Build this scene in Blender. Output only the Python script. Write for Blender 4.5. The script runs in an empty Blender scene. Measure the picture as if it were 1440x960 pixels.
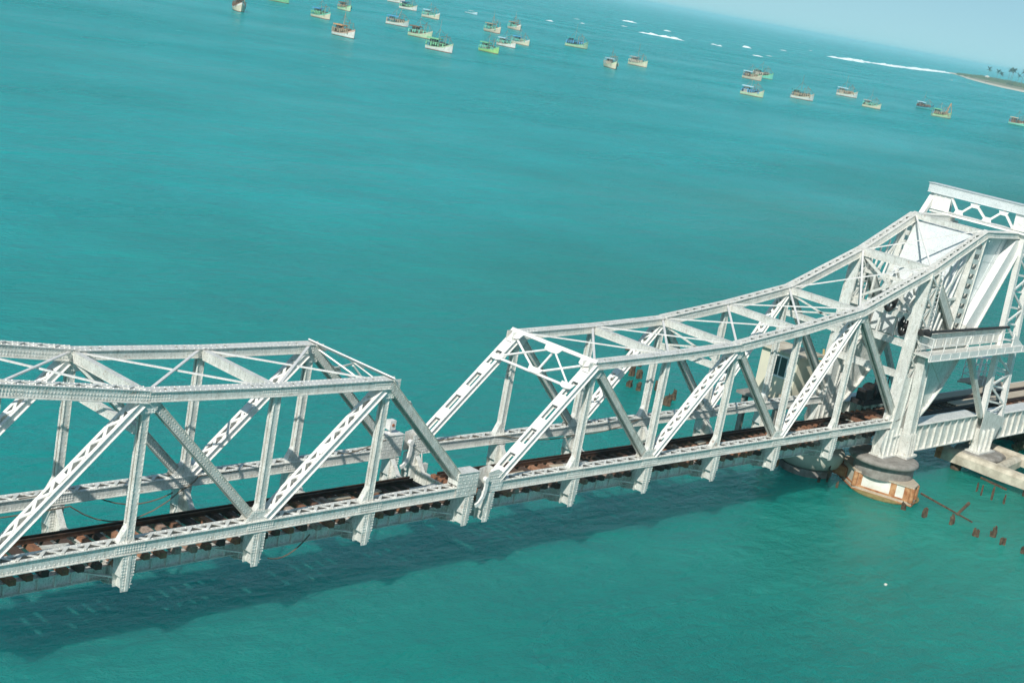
import bpy, math, random
from mathutils import Vector, Matrix
random.seed(7)
scene = bpy.context.scene
COL = scene.collection
V = Vector
ZW = 4.3                    # bottom chord centre line above the water

# ------------------------------------------------------------------ camera
cam_d = bpy.data.cameras.new('camera')
cam = bpy.data.objects.new('camera', cam_d); COL.objects.link(cam)
cam_d.sensor_width = 36.0
cam_d.lens = 2159.74 * 36.0 / 1440.0
cam_d.clip_start = 0.5; cam_d.clip_end = 90000.0
rt = V((0.68514904, -0.70635702, 0.1778498)); up = V((0.04496093, 0.28470955, 0.95755887)); fw = V((0.72701397, 0.64807424, -0.22682694))
M = Matrix((rt, up, -fw)).transposed().to_4x4()
M.translation = V((-46.772, -41.911, 21.454 + ZW))
cam.matrix_world = M
scene.camera = cam

# ------------------------------------------------------------------ world, sun, exposure
SUN_EL, SUN_AZ = 40.0, 246.0          # azimuth clockwise from +Y
world = bpy.data.worlds.new('World'); scene.world = world; world.use_nodes = True
nt = world.node_tree
sky = nt.nodes.new('ShaderNodeTexSky'); sky.sky_type = 'NISHITA'; sky.sun_disc = False
sky.sun_elevation = math.radians(SUN_EL); sky.sun_rotation = math.radians(SUN_AZ)
sky.altitude = 10; sky.air_density = 1.0; sky.dust_density = 0.6; sky.ozone_density = 3.0
tcs = nt.nodes.new('ShaderNodeTexCoord'); sxy = nt.nodes.new('ShaderNodeSeparateXYZ'); cxy = nt.nodes.new('ShaderNodeCombineXYZ')
nt.links.new(tcs.outputs['Generated'], sxy.inputs[0]); nt.links.new(sxy.outputs[0], cxy.inputs[0]); nt.links.new(sxy.outputs[1], cxy.inputs[1])
zz_ = nt.nodes.new('ShaderNodeMath'); zz_.operation = 'MULTIPLY_ADD'; zz_.inputs[1].default_value = 0.88; zz_.inputs[2].default_value = 0.12     # hazeless horizon: the air itself is the haze box
nt.links.new(sxy.outputs[2], zz_.inputs[0]); nt.links.new(zz_.outputs[0], cxy.inputs[2])
if 'Vector' in sky.inputs: nt.links.new(cxy.outputs[0], sky.inputs['Vector'])
tint = nt.nodes.new('ShaderNodeMix'); tint.data_type = 'RGBA'; tint.blend_type = 'MULTIPLY'; tint.inputs[0].default_value = 1.0
tint.inputs[7].default_value = (0.80, 0.91, 0.77, 1)
nt.links.new(sky.outputs[0], tint.inputs[6]); nt.links.new(tint.outputs[2], nt.nodes['Background'].inputs[0])
nt.nodes['Background'].inputs[1].default_value = 0.13
sun_d = bpy.data.lights.new('sun', 'SUN'); sun_d.energy = 4.6; sun_d.angle = math.radians(0.53); sun_d.color = (1.0, 0.955, 0.88)
sun = bpy.data.objects.new('sun', sun_d); COL.objects.link(sun)
el, az = math.radians(SUN_EL), math.radians(SUN_AZ)
sdir = V((math.sin(az) * math.cos(el), math.cos(az) * math.cos(el), math.sin(el)))
sun.rotation_euler = sdir.to_track_quat('Z', 'Y').to_euler()
sun.location = sdir * 200
scene.view_settings.view_transform = 'Standard'
scene.view_settings.look = 'None'
scene.view_settings.exposure = 0.0
scene.view_settings.gamma = 1.0
scene.view_settings.use_curve_mapping = False
scene.render.engine = 'CYCLES'
scene.cycles.max_bounces = 6
scene.cycles.volume_bounces = 2

# ------------------------------------------------------------------ materials
def mat(name):
    m = bpy.data.materials.new(name); m.use_nodes = True
    t = m.node_tree
    return m, t, t.nodes['Principled BSDF']
def N(t, kind, **kw):
    n = t.nodes.new(kind)
    for k, v in kw.items():
        if k.startswith('i_'): n.inputs[k[2:].replace('_', ' ')].default_value = v
        else: setattr(n, k, v)
    return n
def ramp(t, fac, stops):
    r = t.nodes.new('ShaderNodeValToRGB')
    e = r.color_ramp.elements
    while len(e) < len(stops): e.new(0.5)
    for k, (p, c) in enumerate(stops):
        e[k].position = p; e[k].color = (c[0], c[1], c[2], 1) if len(c) == 3 else c
    t.links.new(fac, r.inputs[0]); return r
def noise(t, vec, scale, detail=4, rough=0.55, stretch=None):
    n = N(t, 'ShaderNodeTexNoise', i_Scale=scale, i_Detail=detail, i_Roughness=rough)
    if stretch:
        mp = N(t, 'ShaderNodeMapping'); mp.inputs['Scale'].default_value = stretch
        t.links.new(vec, mp.inputs[0]); vec = mp.outputs[0]
    t.links.new(vec, n.inputs['Vector']); return n
def mixc(t, fac, a, b, mode='MIX'):
    m = N(t, 'ShaderNodeMix', data_type='RGBA', blend_type=mode)
    if hasattr(fac, 'links'): t.links.new(fac, m.inputs[0])
    else: m.inputs[0].default_value = fac
    for s, i in ((a, 6), (b, 7)):
        if hasattr(s, 'links'): t.links.new(s, m.inputs[i])
        else: m.inputs[i].default_value = (s[0], s[1], s[2], 1)
    return m.outputs[2]
def geo(t): return t.nodes.new('ShaderNodeNewGeometry').outputs['Position']

def paint(name, base, dirt, rough=0.45, metal=0.25, rust=0.62, grime=0.5):
    m, t, b = mat(name); p = geo(t)
    n1 = noise(t, p, 1.6, 6, 0.65)
    n2 = noise(t, p, 9.0, 4, 0.6, (1, 1, 0.25))         # runs and streaks down the steel
    n3 = noise(t, p, 2.7, 7, 0.7)
    c = mixc(t, ramp(t, n1.outputs[0], [(0.35, (0, 0, 0)), (0.72, (1, 1, 1))]).outputs[0], base, dirt)
    st = ramp(t, n2.outputs[0], [(grime, (0, 0, 0)), (grime + 0.24, (0.55, 0.55, 0.55))])
    c = mixc(t, st.outputs[0], c, (dirt[0] * 0.62, dirt[1] * 0.6, dirt[2] * 0.55))
    rs = ramp(t, n3.outputs[0], [(rust, (0, 0, 0)), (rust + 0.07, (0.6, 0.6, 0.6))])
    c = mixc(t, rs.outputs[0], c, (0.33, 0.17, 0.09))
    n4 = noise(t, p, 16.0, 5, 0.7)
    sp = ramp(t, n4.outputs[0], [(0.36, (0.55, 0.55, 0.55)), (0.47, (0, 0, 0))])
    c = mixc(t, sp.outputs[0], c, (dirt[0] * 0.5, dirt[1] * 0.5, dirt[2] * 0.48))
    hi = ramp(t, n4.outputs[0], [(0.56, (0, 0, 0)), (0.66, (0.6, 0.6, 0.6))])
    c = mixc(t, hi.outputs[0], c, (0.90, 0.89, 0.86))
    t.links.new(c, b.inputs['Base Color'])
    b.inputs['Roughness'].default_value = rough; b.inputs['Metallic'].default_value = metal
    bp = N(t, 'ShaderNodeBump', i_Strength=0.2, i_Distance=0.02)
    t.links.new(noise(t, p, 22, 3).outputs[0], bp.inputs['Height']); t.links.new(bp.outputs[0], b.inputs['Normal'])
    return m
SILVER = paint('aluminium_paint', (0.83, 0.82, 0.77), (0.62, 0.62, 0.57), 0.40, 0.15, 0.618, 0.48)
WHITE = paint('white_and_sunlit_paint', (0.90, 0.87, 0.83), (0.76, 0.74, 0.70), 0.42, 0.05, 0.70, 0.56)  # also a paler copy for sunlit bridge members, brightness painted into the colour
GREY = paint('shaded_aluminium_paint', (0.70, 0.70, 0.65), (0.52, 0.52, 0.47), 0.46, 0.15, 0.66, 0.46)  # duller copy of the aluminium paint, shaded look of grey members painted in
CWP = paint('counterweight_paint', (0.74, 0.77, 0.76), (0.62, 0.66, 0.65), 0.40, 0.15, 0.73, 0.60)

def simple(name, c1, c2, scale, rough=0.8, stretch=None, metal=0.0, bump=0.3, bdist=0.03, detail=6):
    m, t, b = mat(name); p = geo(t)
    n = noise(t, p, scale, detail, 0.65, stretch)
    t.links.new(mixc(t, ramp(t, n.outputs[0], [(0.35, (0, 0, 0)), (0.68, (1, 1, 1))]).outputs[0], c1, c2), b.inputs['Base Color'])
    b.inputs['Roughness'].default_value = rough; b.inputs['Metallic'].default_value = metal
    if bump:
        bp = N(t, 'ShaderNodeBump', i_Strength=bump, i_Distance=bdist)
        t.links.new(noise(t, p, scale * 4, 4).outputs[0], bp.inputs['Height']); t.links.new(bp.outputs[0], b.inputs['Normal'])
    return m
RAIL = simple('rail_steel', (0.045, 0.034, 0.03), (0.15, 0.08, 0.05), 3.0, 0.5, None, 0.5)
DARK = simple('dark_greased_steel', (0.025, 0.025, 0.028), (0.07, 0.06, 0.055), 3.0, 0.5, None, 0.4)
RUST = simple('rusty_steel', (0.28, 0.085, 0.025), (0.55, 0.31, 0.15), 2.6, 0.85)
PILE = simple('rusted_pile_iron', (0.035, 0.026, 0.018), (0.18, 0.125, 0.075), 5.0, 0.9, None, 0, 0.9, 0.08)
CONC = simple('stained_concrete', (0.33, 0.29, 0.22), (0.68, 0.62, 0.50), 0.9, 0.9, None, 0, 0.4, 0.04)
CONCD = simple('dark_weathered_concrete', (0.17, 0.155, 0.135), (0.33, 0.31, 0.28), 1.8, 0.9, None, 0, 0.5, 0.04)
CONCG = simple('algae_concrete', (0.44, 0.44, 0.36), (0.58, 0.57, 0.48), 1.2, 0.85)
CWHITE = simple('whitewashed_panel', (0.80, 0.80, 0.74), (0.55, 0.50, 0.40), 0.9, 0.7)
FOOT = simple('weedy_footing', (0.16, 0.13, 0.05), (0.30, 0.25, 0.10), 2.2, 0.95)
CREAM = simple('cream_wall', (0.70, 0.66, 0.50), (0.62, 0.59, 0.47), 0.7, 0.85)
GLASS, _t, _b = mat('dark_window_glass'); _b.inputs['Base Color'].default_value = (0.04, 0.06, 0.06, 1); _b.inputs['Roughness'].default_value = 0.1
PLANK = simple('bleached_plank', (0.40, 0.33, 0.24), (0.53, 0.46, 0.36), 2.5, 0.9, (0.3, 4, 1))
YELLOW = simple('yellowed_timber', (0.62, 0.47, 0.20), (0.50, 0.38, 0.20), 3.0, 0.85)
ROCK = simple('weedy_rock', (0.09, 0.085, 0.05), (0.24, 0.21, 0.11), 1.6, 0.95, None, 0, 0.8, 0.15)
SAND = simple('sand', (0.56, 0.49, 0.37), (0.66, 0.59, 0.46), 0.02, 0.95, None, 0, 0.1)
CABLE = simple('cable_rubber', (0.10, 0.08, 0.06), (0.22, 0.18, 0.13), 2.0, 0.7)
LAMPRED = simple('red_lamp_lens', (0.45, 0.14, 0.06), (0.3, 0.1, 0.05), 3, 0.4)
def flat(name, c, rough=0.55, var=0.75):
    return simple(name, c, tuple(x * var for x in c), 1.4, rough, None, 0, 0.15)

# sleepers: every one its own shade, rust stained
SLEEPER, t, b = mat('sleeper_timber')
oi = t.nodes.new('ShaderNodeObjectInfo')
r = ramp(t, oi.outputs['Random'], [(0.0, (0.05, 0.035, 0.03)), (0.3, (0.13, 0.075, 0.05)), (0.55, (0.30, 0.13, 0.065)), (0.8, (0.38, 0.19, 0.11)), (1.0, (0.42, 0.35, 0.30))])
nn = noise(t, geo(t), 6, 5)
t.links.new(mixc(t, ramp(t, nn.outputs[0], [(0.4, (0, 0, 0)), (0.7, (0.7, 0.7, 0.7))]).outputs[0], r.outputs[0], (0.07, 0.045, 0.035)), b.inputs['Base Color'])
b.inputs['Roughness'].default_value = 0.9

# water
WATER, t, b = mat('sea_water'); p = geo(t)
big = noise(t, p, 0.016, 3, 0.5, (1.0, 1.0, 1))
mid = noise(t, p, 0.05, 4, 0.6)
far_ = noise(t, p, 0.0032, 3, 0.5)
mpw = N(t, 'ShaderNodeMapping'); mpw.inputs['Rotation'].default_value = (0, 0, math.radians(-41.9)); mpw.inputs['Scale'].default_value = (1, 1, 1)
# seabed: green sandy shallows towards the road bridge, blue-green channel beyond
dp = N(t, 'ShaderNodeVectorMath', operation='DOT_PRODUCT'); dp.inputs[1].default_value = (0.35, -0.94, 0)
t.links.new(p, dp.inputs[0])
mr = N(t, 'ShaderNodeMapRange', clamp=True); mr.inputs['From Min'].default_value = -60; mr.inputs['From Max'].default_value = 24
t.links.new(dp.outputs['Value'], mr.inputs['Value'])
ad = N(t, 'ShaderNodeMath', operation='MULTIPLY_ADD'); t.links.new(big.outputs[0], ad.inputs[0]); ad.inputs[1].default_value = 0.9
sb = N(t, 'ShaderNodeMath', operation='SUBTRACT'); t.links.new(mr.outputs[0], sb.inputs[0]); sb.inputs[1].default_value = 0.45
t.links.new(sb.outputs[0], ad.inputs[2])
c = ramp(t, ad.outputs[0], [(0.0, (0.004, 0.42, 0.42)), (0.45, (0.002, 0.315, 0.285)), (0.95, (0.002, 0.215, 0.155))]).outputs[0]
c = mixc(t, ramp(t, mid.outputs[0], [(0.35, (0, 0, 0)), (0.7, (0.35, 0.35, 0.35))]).outputs[0], c, (0.002, 0.225, 0.21))
c = mixc(t, ramp(t, far_.outputs[0], [(0.42, (0, 0, 0)), (0.64, (0.6, 0.6, 0.6))]).outputs[0], c, (0.004, 0.34, 0.34))
dsh = N(t, 'ShaderNodeVectorMath', operation='DISTANCE'); dsh.inputs[1].default_value = (36, -11, 0); t.links.new(p, dsh.inputs[0])
msh = N(t, 'ShaderNodeMapRange', clamp=True); msh.inputs['From Min'].default_value = 30; msh.inputs['From Max'].default_value = 4; t.links.new(dsh.outputs['Value'], msh.inputs['Value'])
nsh = noise(t, p, 0.09, 4, 0.6); ksh = N(t, 'ShaderNodeMath', operation='MULTIPLY'); t.links.new(msh.outputs[0], ksh.inputs[0]); t.links.new(nsh.outputs[0], ksh.inputs[1])
c = mixc(t, ksh.outputs[0], c, (0.022, 0.42, 0.325))       # pale sand bank by the pier
t.links.new(c, b.inputs['Base Color'])
b.subsurface_method = 'BURLEY' if hasattr(b, 'subsurface_method') else b
b.inputs['Subsurface Weight'].default_value = 0.70
b.inputs['Subsurface Radius'].default_value = (2.5, 11.0, 13.0)
b.inputs['Subsurface Scale'].default_value = 1.0
wind = noise(t, p, 0.012, 4, 0.6, (0.6, 1.6, 1))
rw = N(t, 'ShaderNodeMapRange', clamp=True); rw.inputs['From Min'].default_value = 0.35; rw.inputs['From Max'].default_value = 0.65; rw.inputs['To Min'].default_value = 0.17; rw.inputs['To Max'].default_value = 0.30
t.links.new(wind.outputs[0], rw.inputs['Value']); t.links.new(rw.outputs[0], b.inputs['Roughness'])
b.inputs['Specular IOR Level'].default_value = 0.36
b.inputs['IOR'].default_value = 1.33
w1 = noise(t, p, 0.9, 7, 0.68, (1.0, 1.0, 1))
mp1 = N(t, 'ShaderNodeMapping'); mp1.inputs['Rotation'].default_value = (0, 0, math.radians(42)); mp1.inputs['Scale'].default_value = (0.5, 1.15, 1)
t.links.new(p, mp1.inputs[0])
w2 = N(t, 'ShaderNodeTexNoise', i_Scale=0.8, i_Detail=6, i_Roughness=0.6, i_Distortion=0.4); t.links.new(mp1.outputs[0], w2.inputs['Vector'])
w3 = N(t, 'ShaderNodeTexNoise', i_Scale=0.16, i_Detail=4, i_Roughness=0.55, i_Distortion=0.6); t.links.new(mp1.outputs[0], w3.inputs['Vector'])
a1 = N(t, 'ShaderNodeMath', operation='MULTIPLY_ADD'); t.links.new(w1.outputs[0], a1.inputs[0]); a1.inputs[1].default_value = 0.65; t.links.new(w2.outputs[0], a1.inputs[2])
a2 = N(t, 'ShaderNodeMath', operation='MULTIPLY_ADD'); t.links.new(w3.outputs[0], a2.inputs[0]); a2.inputs[1].default_value = 2.4; t.links.new(a1.outputs[0], a2.inputs[2])
bp = N(t, 'ShaderNodeBump', i_Strength=1.0, i_Distance=2.0)
rw2 = N(t, 'ShaderNodeMapRange', clamp=True); rw2.inputs['From Min'].default_value = 0.3; rw2.inputs['From Max'].default_value = 0.7; rw2.inputs['To Min'].default_value = 0.55; rw2.inputs['To Max'].default_value = 1.0
t.links.new(wind.outputs[0], rw2.inputs['Value']); t.links.new(rw2.outputs[0], bp.inputs['Strength'])
t.links.new(a2.outputs[0], bp.inputs['Height']); t.links.new(bp.outputs[0], b.inputs['Normal'])

# ------------------------------------------------------------------ mesh builder
class MB:
    def __init__(s): s.v = []; s.f = []; s.mi = []; s.cur = 0
    def add(s, vs, fs):
        o = len(s.v); s.v += [tuple(x) for x in vs]; s.f += [tuple(o + i for i in q) for q in fs]; s.mi += [s.cur] * len(fs)
    def hexa(s, c):                       # eight corners, bottom ring then top ring
        s.add(c, [(3, 2, 1, 0), (4, 5, 6, 7), (0, 1, 5, 4), (1, 2, 6, 5), (2, 3, 7, 6), (3, 0, 4, 7)])
    def box(s, x0, x1, y0, y1, z0, z1):
        s.hexa([(x0, y0, z0), (x1, y0, z0), (x1, y1, z0), (x0, y1, z0), (x0, y0, z1), (x1, y0, z1), (x1, y1, z1), (x0, y1, z1)])
    def prism(s, pts, off):               # planar polygon thickened by the vector off
        n = len(pts); off = V(off); a = [V(q) for q in pts]; bb = [q + off for q in a]
        s.add(a + bb, [tuple(range(n - 1, -1, -1)), tuple(range(n, 2 * n))] + [(i, (i + 1) % n, n + (i + 1) % n, n + i) for i in range(n)])
    def tube(s, p, q, r, n=6, r2=None):
        p, q = V(p), V(q); d = (q - p).normalized(); a = d.orthogonal().normalized(); c = d.cross(a); r2 = r if r2 is None else r2
        vs = [p + (a * math.cos(2 * math.pi * k / n) + c * math.sin(2 * math.pi * k / n)) * r for k in range(n)] + \
             [q + (a * math.cos(2 * math.pi * k / n) + c * math.sin(2 * math.pi * k / n)) * r2 for k in range(n)]
        s.add(vs, [tuple(range(n - 1, -1, -1)), tuple(range(n, 2 * n))] + [(i, (i + 1) % n, n + (i + 1) % n, n + i) for i in range(n)])
    def path(s, pts, r, n=5):
        for p, q in zip(pts[:-1], pts[1:]): s.tube(p, q, r, n)
    def bar(s, p, q, w, h, upv=(0, 0, 1)):
        Fr(p, q, None, upv).box(s, 0, None, -w / 2, w / 2, -h / 2, h / 2)
    def lathe(s, prof, c, n=32, ang=None):
        vs = []; fs = []
        for r_, z in prof:
            for k in range(n):
                a = 2 * math.pi * k / n; vs.append((c[0] + r_ * math.cos(a), c[1] + r_ * math.sin(a), c[2] + z))
        for i in range(len(prof) - 1):
            for k in range(n):
                fs.append((i * n + k, i * n + (k + 1) % n, (i + 1) * n + (k + 1) % n, (i + 1) * n + k))
        fs.append(tuple(range(n - 1, -1, -1))); fs.append(tuple(range((len(prof) - 1) * n, len(prof) * n)))
        s.add(vs, fs)
    def rivet(s, p, n_, r=0.029, h=0.024):
        p = V(p); n_ = V(n_); a = n_.orthogonal().normalized() * r; c = n_.cross(a)
        ring = [p + a * math.cos(k * 1.2566) + c * math.sin(k * 1.2566) for k in range(5)]
        s.add(ring + [q * 0.6 + p * 0.4 + n_ * h for q in ring], [(i, (i + 1) % 5, 5 + (i + 1) % 5, 5 + i) for i in range(5)] + [(5, 6, 7, 8, 9)])
    def build(s, name, m, parent=None, smooth=False):
        me = bpy.data.meshes.new(name)
        o0 = V(ORG.get(parent.name, (0, 0, 0))) if parent else V((0, 0, 0))
        me.from_pydata([V(q) - o0 for q in s.v], [], s.f)
        for mm in (m if isinstance(m, (list, tuple)) else [m]): me.materials.append(mm)
        if isinstance(m, (list, tuple)): me.polygons.foreach_set('material_index', s.mi)
        if smooth: me.polygons.foreach_set('use_smooth', [True] * len(me.polygons))
        me.validate(); me.update()
        ob = bpy.data.objects.new(name, me); COL.objects.link(ob)
        if parent: ob.parent = parent; ORG[ob.name] = tuple(o0)
        return ob
ORG = {}
class Fr:
    """frame along a member: a along p->q, s sideways, n outward-up"""
    def __init__(f, p, q, side=None, upv=(0, 0, 1)):
        f.p = V(p); q = V(q); f.L = (q - f.p).length; f.d = (q - f.p) / f.L
        if side is not None:
            f.s = V(side); f.n = f.s.cross(f.d).normalized() * -1
            f.s = f.s.normalized()
            f.n = f.d.cross(f.s).normalized()
            if f.n.z < -1e-4 or (abs(f.n.z) <= 0.2 and f.n.x > 0): f.n = -f.n
        else:
            u = V(upv); f.s = f.d.cross(u)
            if f.s.length < 1e-4: f.s = f.d.cross(V((1, 0, 0)))
            f.s.normalize(); f.n = f.s.cross(f.d)
    def pt(f, a, s, n): return f.p + f.d * a + f.s * s + f.n * n
    def box(f, mb, a0, a1, s0, s1, n0, n1):
        if a1 is None: a1 = f.L
        mb.hexa([f.pt(a0, s0, n0), f.pt(a1, s0, n0), f.pt(a1, s1, n0), f.pt(a0, s1, n0), f.pt(a0, s0, n1), f.pt(a1, s0, n1), f.pt(a1, s1, n1), f.pt(a0, s1, n1)])
    def riv(f, mb, a0, a1, s, n, face, step=0.15):
        nn_ = {'-s': -f.s, 's': f.s, 'n': f.n, '-n': -f.n}[face]
        k = max(1, int((a1 - a0) / step))
        for i in range(k + 1): mb.rivet(f.pt(a0 + (a1 - a0) * i / k, s, n), nn_)
    def lace(f, mb, a0, a1, s0, s1, n, pitch=0.5, w=0.075, th=0.025, double=False):
        k = max(2, int(round((a1 - a0) / pitch))); st = (a1 - a0) / k
        for i in range(k):
            for fl in ((0, 1) if double else (i % 2,)):
                sa, sc = (s0, s1) if fl == 0 else (s1, s0)
                p, q = f.pt(a0 + i * st, sa, n), f.pt(a0 + (i + 1) * st, sc, n)
                Fr(p, q, None, f.n).box(mb, 0, None, -w / 2, w / 2, -th / 2 + (0.012 if fl else 0), th / 2 + (0.012 if fl else 0))

def thing(name, label, cat, loc, group=None):
    o = bpy.data.objects.new(name, None); COL.objects.link(o); o.location = loc; o.empty_display_size = 0.5
    o['label'] = label; o['category'] = cat
    if group: o['group'] = group
    ORG[o.name] = tuple(loc); return o
def tag(o, label, cat, group=None):
    o['label'] = label; o['category'] = cat
    if group: o['group'] = group
    return o
def recentre(o):                                      # one-mesh thing: put its origin at its base
    me = o.data; xs = [v.co for v in me.vertices]
    c_ = V((sum(q.x for q in xs) / len(xs), sum(q.y for q in xs) / len(xs), min(q.z for q in xs)))
    me.transform(Matrix.Translation(-c_)); o.location = c_; ORG[o.name] = tuple(c_); return o
SIDE = (0, 1, 0)

# ------------------------------------------------------------------ sea
mb = MB()
n = 96; R0 = 42000
mb.add([(0, 0, 0)] + [(R0 * math.cos(2 * math.pi * k / n), R0 * math.sin(2 * math.pi * k / n), 0) for k in range(n)], [(0, 1 + k, 1 + (k + 1) % n) for k in range(n)])
o = mb.build('water', WATER); o['kind'] = 'structure'

# ------------------------------------------------------------------ bridge geometry
W = 4.87                     # spacing of the two trusses
YN, YF = 0.25, 0.25 + W
YC = (YN + YF) / 2
TIP = 0.214
def zlift(x): return TIP * max(0.0, 1 - (abs(x) - 0.76) / 34.3)
BX = [0.76, 6.29, 11.75, 17.37, 22.96, 28.75, 35.25]
TH = [None, 5.15, 5.28, 5.53, 6.20, 7.06]
def Bn(i, sg): return V((sg * BX[i], 0, ZW + zlift(BX[i])))
def Tn(i, sg, right):
    h = TH[i]
    return V((sg * BX[i], 0, ZW + zlift(BX[i]) + h))
def wy(p, y): return V((p.x, y, p.z))

def chord_bottom(y, a, b):
    mb = MB(); f = Fr(wy(a, y), wy(b, y), SIDE); L = f.L; w, d = 0.24, 0.19
    f.box(mb, 0, L, -w, -w + 0.035, -d, d); f.box(mb, 0, L, w - 0.035, w, -d, d)
    for s0, s1 in ((-w - 0.07, -w + 0.11), (w - 0.11, w + 0.07)):
        f.box(mb, 0, L, s0, s1, d + 0.001, d + 0.026); f.box(mb, 0, L, s0, s1, -d - 0.031, -d - 0.001)
    f.box(mb, 0, L, -w + 0.04, w - 0.04, -d + 0.02, -d + 0.05)
    f.lace(mb, 0.2, L - 0.2, -w + 0.04, w - 0.04, d + 0.04, 0.42, 0.12)
    f.riv(mb, 0.1, L - 0.1, -w - 0.001, d - 0.07, '-s', 0.17); f.riv(mb, 0.1, L - 0.1, -w - 0.001, -d + 0.07, '-s', 0.17)
    for xn in BX:                                    # rivet fields and splice plates where the web members join
        an = abs(xn - abs(a.x))
        if 0.8 < an < L - 0.3:
            f.box(mb, an - 0.62, an + 0.62, -w - 0.016, -w - 0.001, -d + 0.03, d - 0.03)
            for rr in (-0.1, 0.0, 0.1): f.riv(mb, an - 0.55, an + 0.55, -w - 0.017, rr, '-s', 0.11)
    f.riv(mb, 0.1, L - 0.1, -w + 0.02, d + 0.027, 'n', 0.21); f.riv(mb, 0.1, L - 0.1, w - 0.02, d + 0.027, 'n', 0.21)
    return mb, f
def chord_top(y, pts, deep=0.15, lacey=(), slots=True):
    mb = MB()
    for k, (a, b) in enumerate(zip(pts[:-1], pts[1:])):
        f = Fr(wy(a, y), wy(b, y), SIDE); L = f.L; w = 0.23; d = deep if k not in lacey else deep + 0.04
        f.box(mb, 0, L, -w, -w + 0.035, -d, d); f.box(mb, 0, L, w - 0.035, w, -d, d)
        if k in lacey:
            for s0, s1 in ((-w - 0.05, -w + 0.16), (w - 0.16, w + 0.05)): f.box(mb, 0, L, s0, s1, d + 0.001, d + 0.028)
            f.lace(mb, 0.15, L - 0.15, -w + 0.10, w - 0.10, d + 0.045, 0.36, 0.10)
            for a0, a1 in ((-0.25, 0.6), (L - 0.7, L + 0.2)): f.box(mb, a0, a1, -w + 0.1, w - 0.1, d + 0.005, d + 0.025)
            f.riv(mb, 0, L, -w - 0.001, d - 0.06, '-s', 0.12); f.riv(mb, 0, L, -w - 0.001, -d + 0.07, '-s', 0.12)
            f.riv(mb, 0, L, -w - 0.001, 0.0, '-s', 0.12)
        else:                                        # cover plate, hand holes left open near the joints
            cuts = [0.0] + sorted([0.75, 1.15, L - 1.15, L - 0.75]) + [L]
            if not slots: cuts = [0.0, L]
            f.box(mb, -0.05, L + 0.05, -w - 0.06, -w + 0.14, d + 0.001, d + 0.028); f.box(mb, -0.05, L + 0.05, w - 0.14, w + 0.06, d + 0.001, d + 0.028)
            for c0, c1 in zip(cuts[:-1], cuts[1:]): f.box(mb, c0 + (0.07 if c0 > 0 else -0.05), c1 - (0.07 if c1 < L else -0.05), -w + 0.141, w - 0.141, d + 0.002, d + 0.027)
            f.riv(mb, 0.05, L, -w - 0.001, d - 0.05, '-s', 0.22)
        f.riv(mb, 0.05, L, -w + 0.04, d + 0.029, 'n', 0.2); f.riv(mb, 0.05, L, w - 0.04, d + 0.029, 'n', 0.2)
        for s0, s1 in ((-w - 0.07, -w + 0.09), (w - 0.09, w + 0.07)): f.box(mb, 0, L, s0, s1, -d - 0.031, -d - 0.001)
        f.riv(mb, 0.0, 0.8, -w - 0.001, 0.03, '-s', 0.1); f.riv(mb, L - 0.8, L, -w - 0.001, 0.03, '-s', 0.1)
        f.riv(mb, 0.0, 0.8, -w - 0.001, -0.09, '-s', 0.1); f.riv(mb, L - 0.8, L, -w - 0.001, -0.09, '-s', 0.1)
    return mb
def vpost(y, a, b, w=0.125, foot=True, lx=-1):
    mb = MB(); a, b = wy(a, y), wy(b, y); f = Fr(a, b, SIDE); L = f.L      # n points to -x
    f.box(mb, 0.2, L - 0.1, -w, -w + 0.03, -w, w); f.box(mb, 0.2, L - 0.1, w - 0.03, w, -w, w)
    f.box(mb, 0.2, L - 0.1, -w + 0.031, w - 0.031, -w + 0.03, w - 0.03)
    for s0, s1 in ((-w - 0.03, -w + 0.07), (w - 0.07, w + 0.03)):
        f.box(mb, 0.2, L - 0.15, s0, s1, w + 0.001, w + 0.02); f.box(mb, 0.2, L - 0.15, s0, s1, -w - 0.02, -w - 0.001)
    f.riv(mb, 0.8, L - 0.3, -w + 0.02, w + 0.021, 'n', 0.16); f.riv(mb, 0.8, L - 0.3, w - 0.02, w + 0.021, 'n', 0.16)
    f.riv(mb, 0.8, L - 0.3, -w - 0.001, 0.09, '-s', 0.2); f.riv(mb, 0.8, L - 0.3, -w - 0.001, -0.09, '-s', 0.2)
    if foot:
        mb.prism([f.pt(0.18, -w - 0.012, w + 0.34), f.pt(0.18, -w - 0.012, -w - 0.1), f.pt(0.6, -w - 0.012, -w), f.pt(0.82, -w - 0.012, w)], (0, 2 * w + 0.024, 0))
        f.riv(mb, 0.25, 0.75, -w - 0.013, w - 0.02, '-s', 0.12); f.riv(mb, 0.25, 0.6, -w - 0.013, -0.02, '-s', 0.12)
        f.riv(mb, 0.25, 0.45, -w - 0.013, w + 0.12, '-s', 0.12)
    return mb
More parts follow.
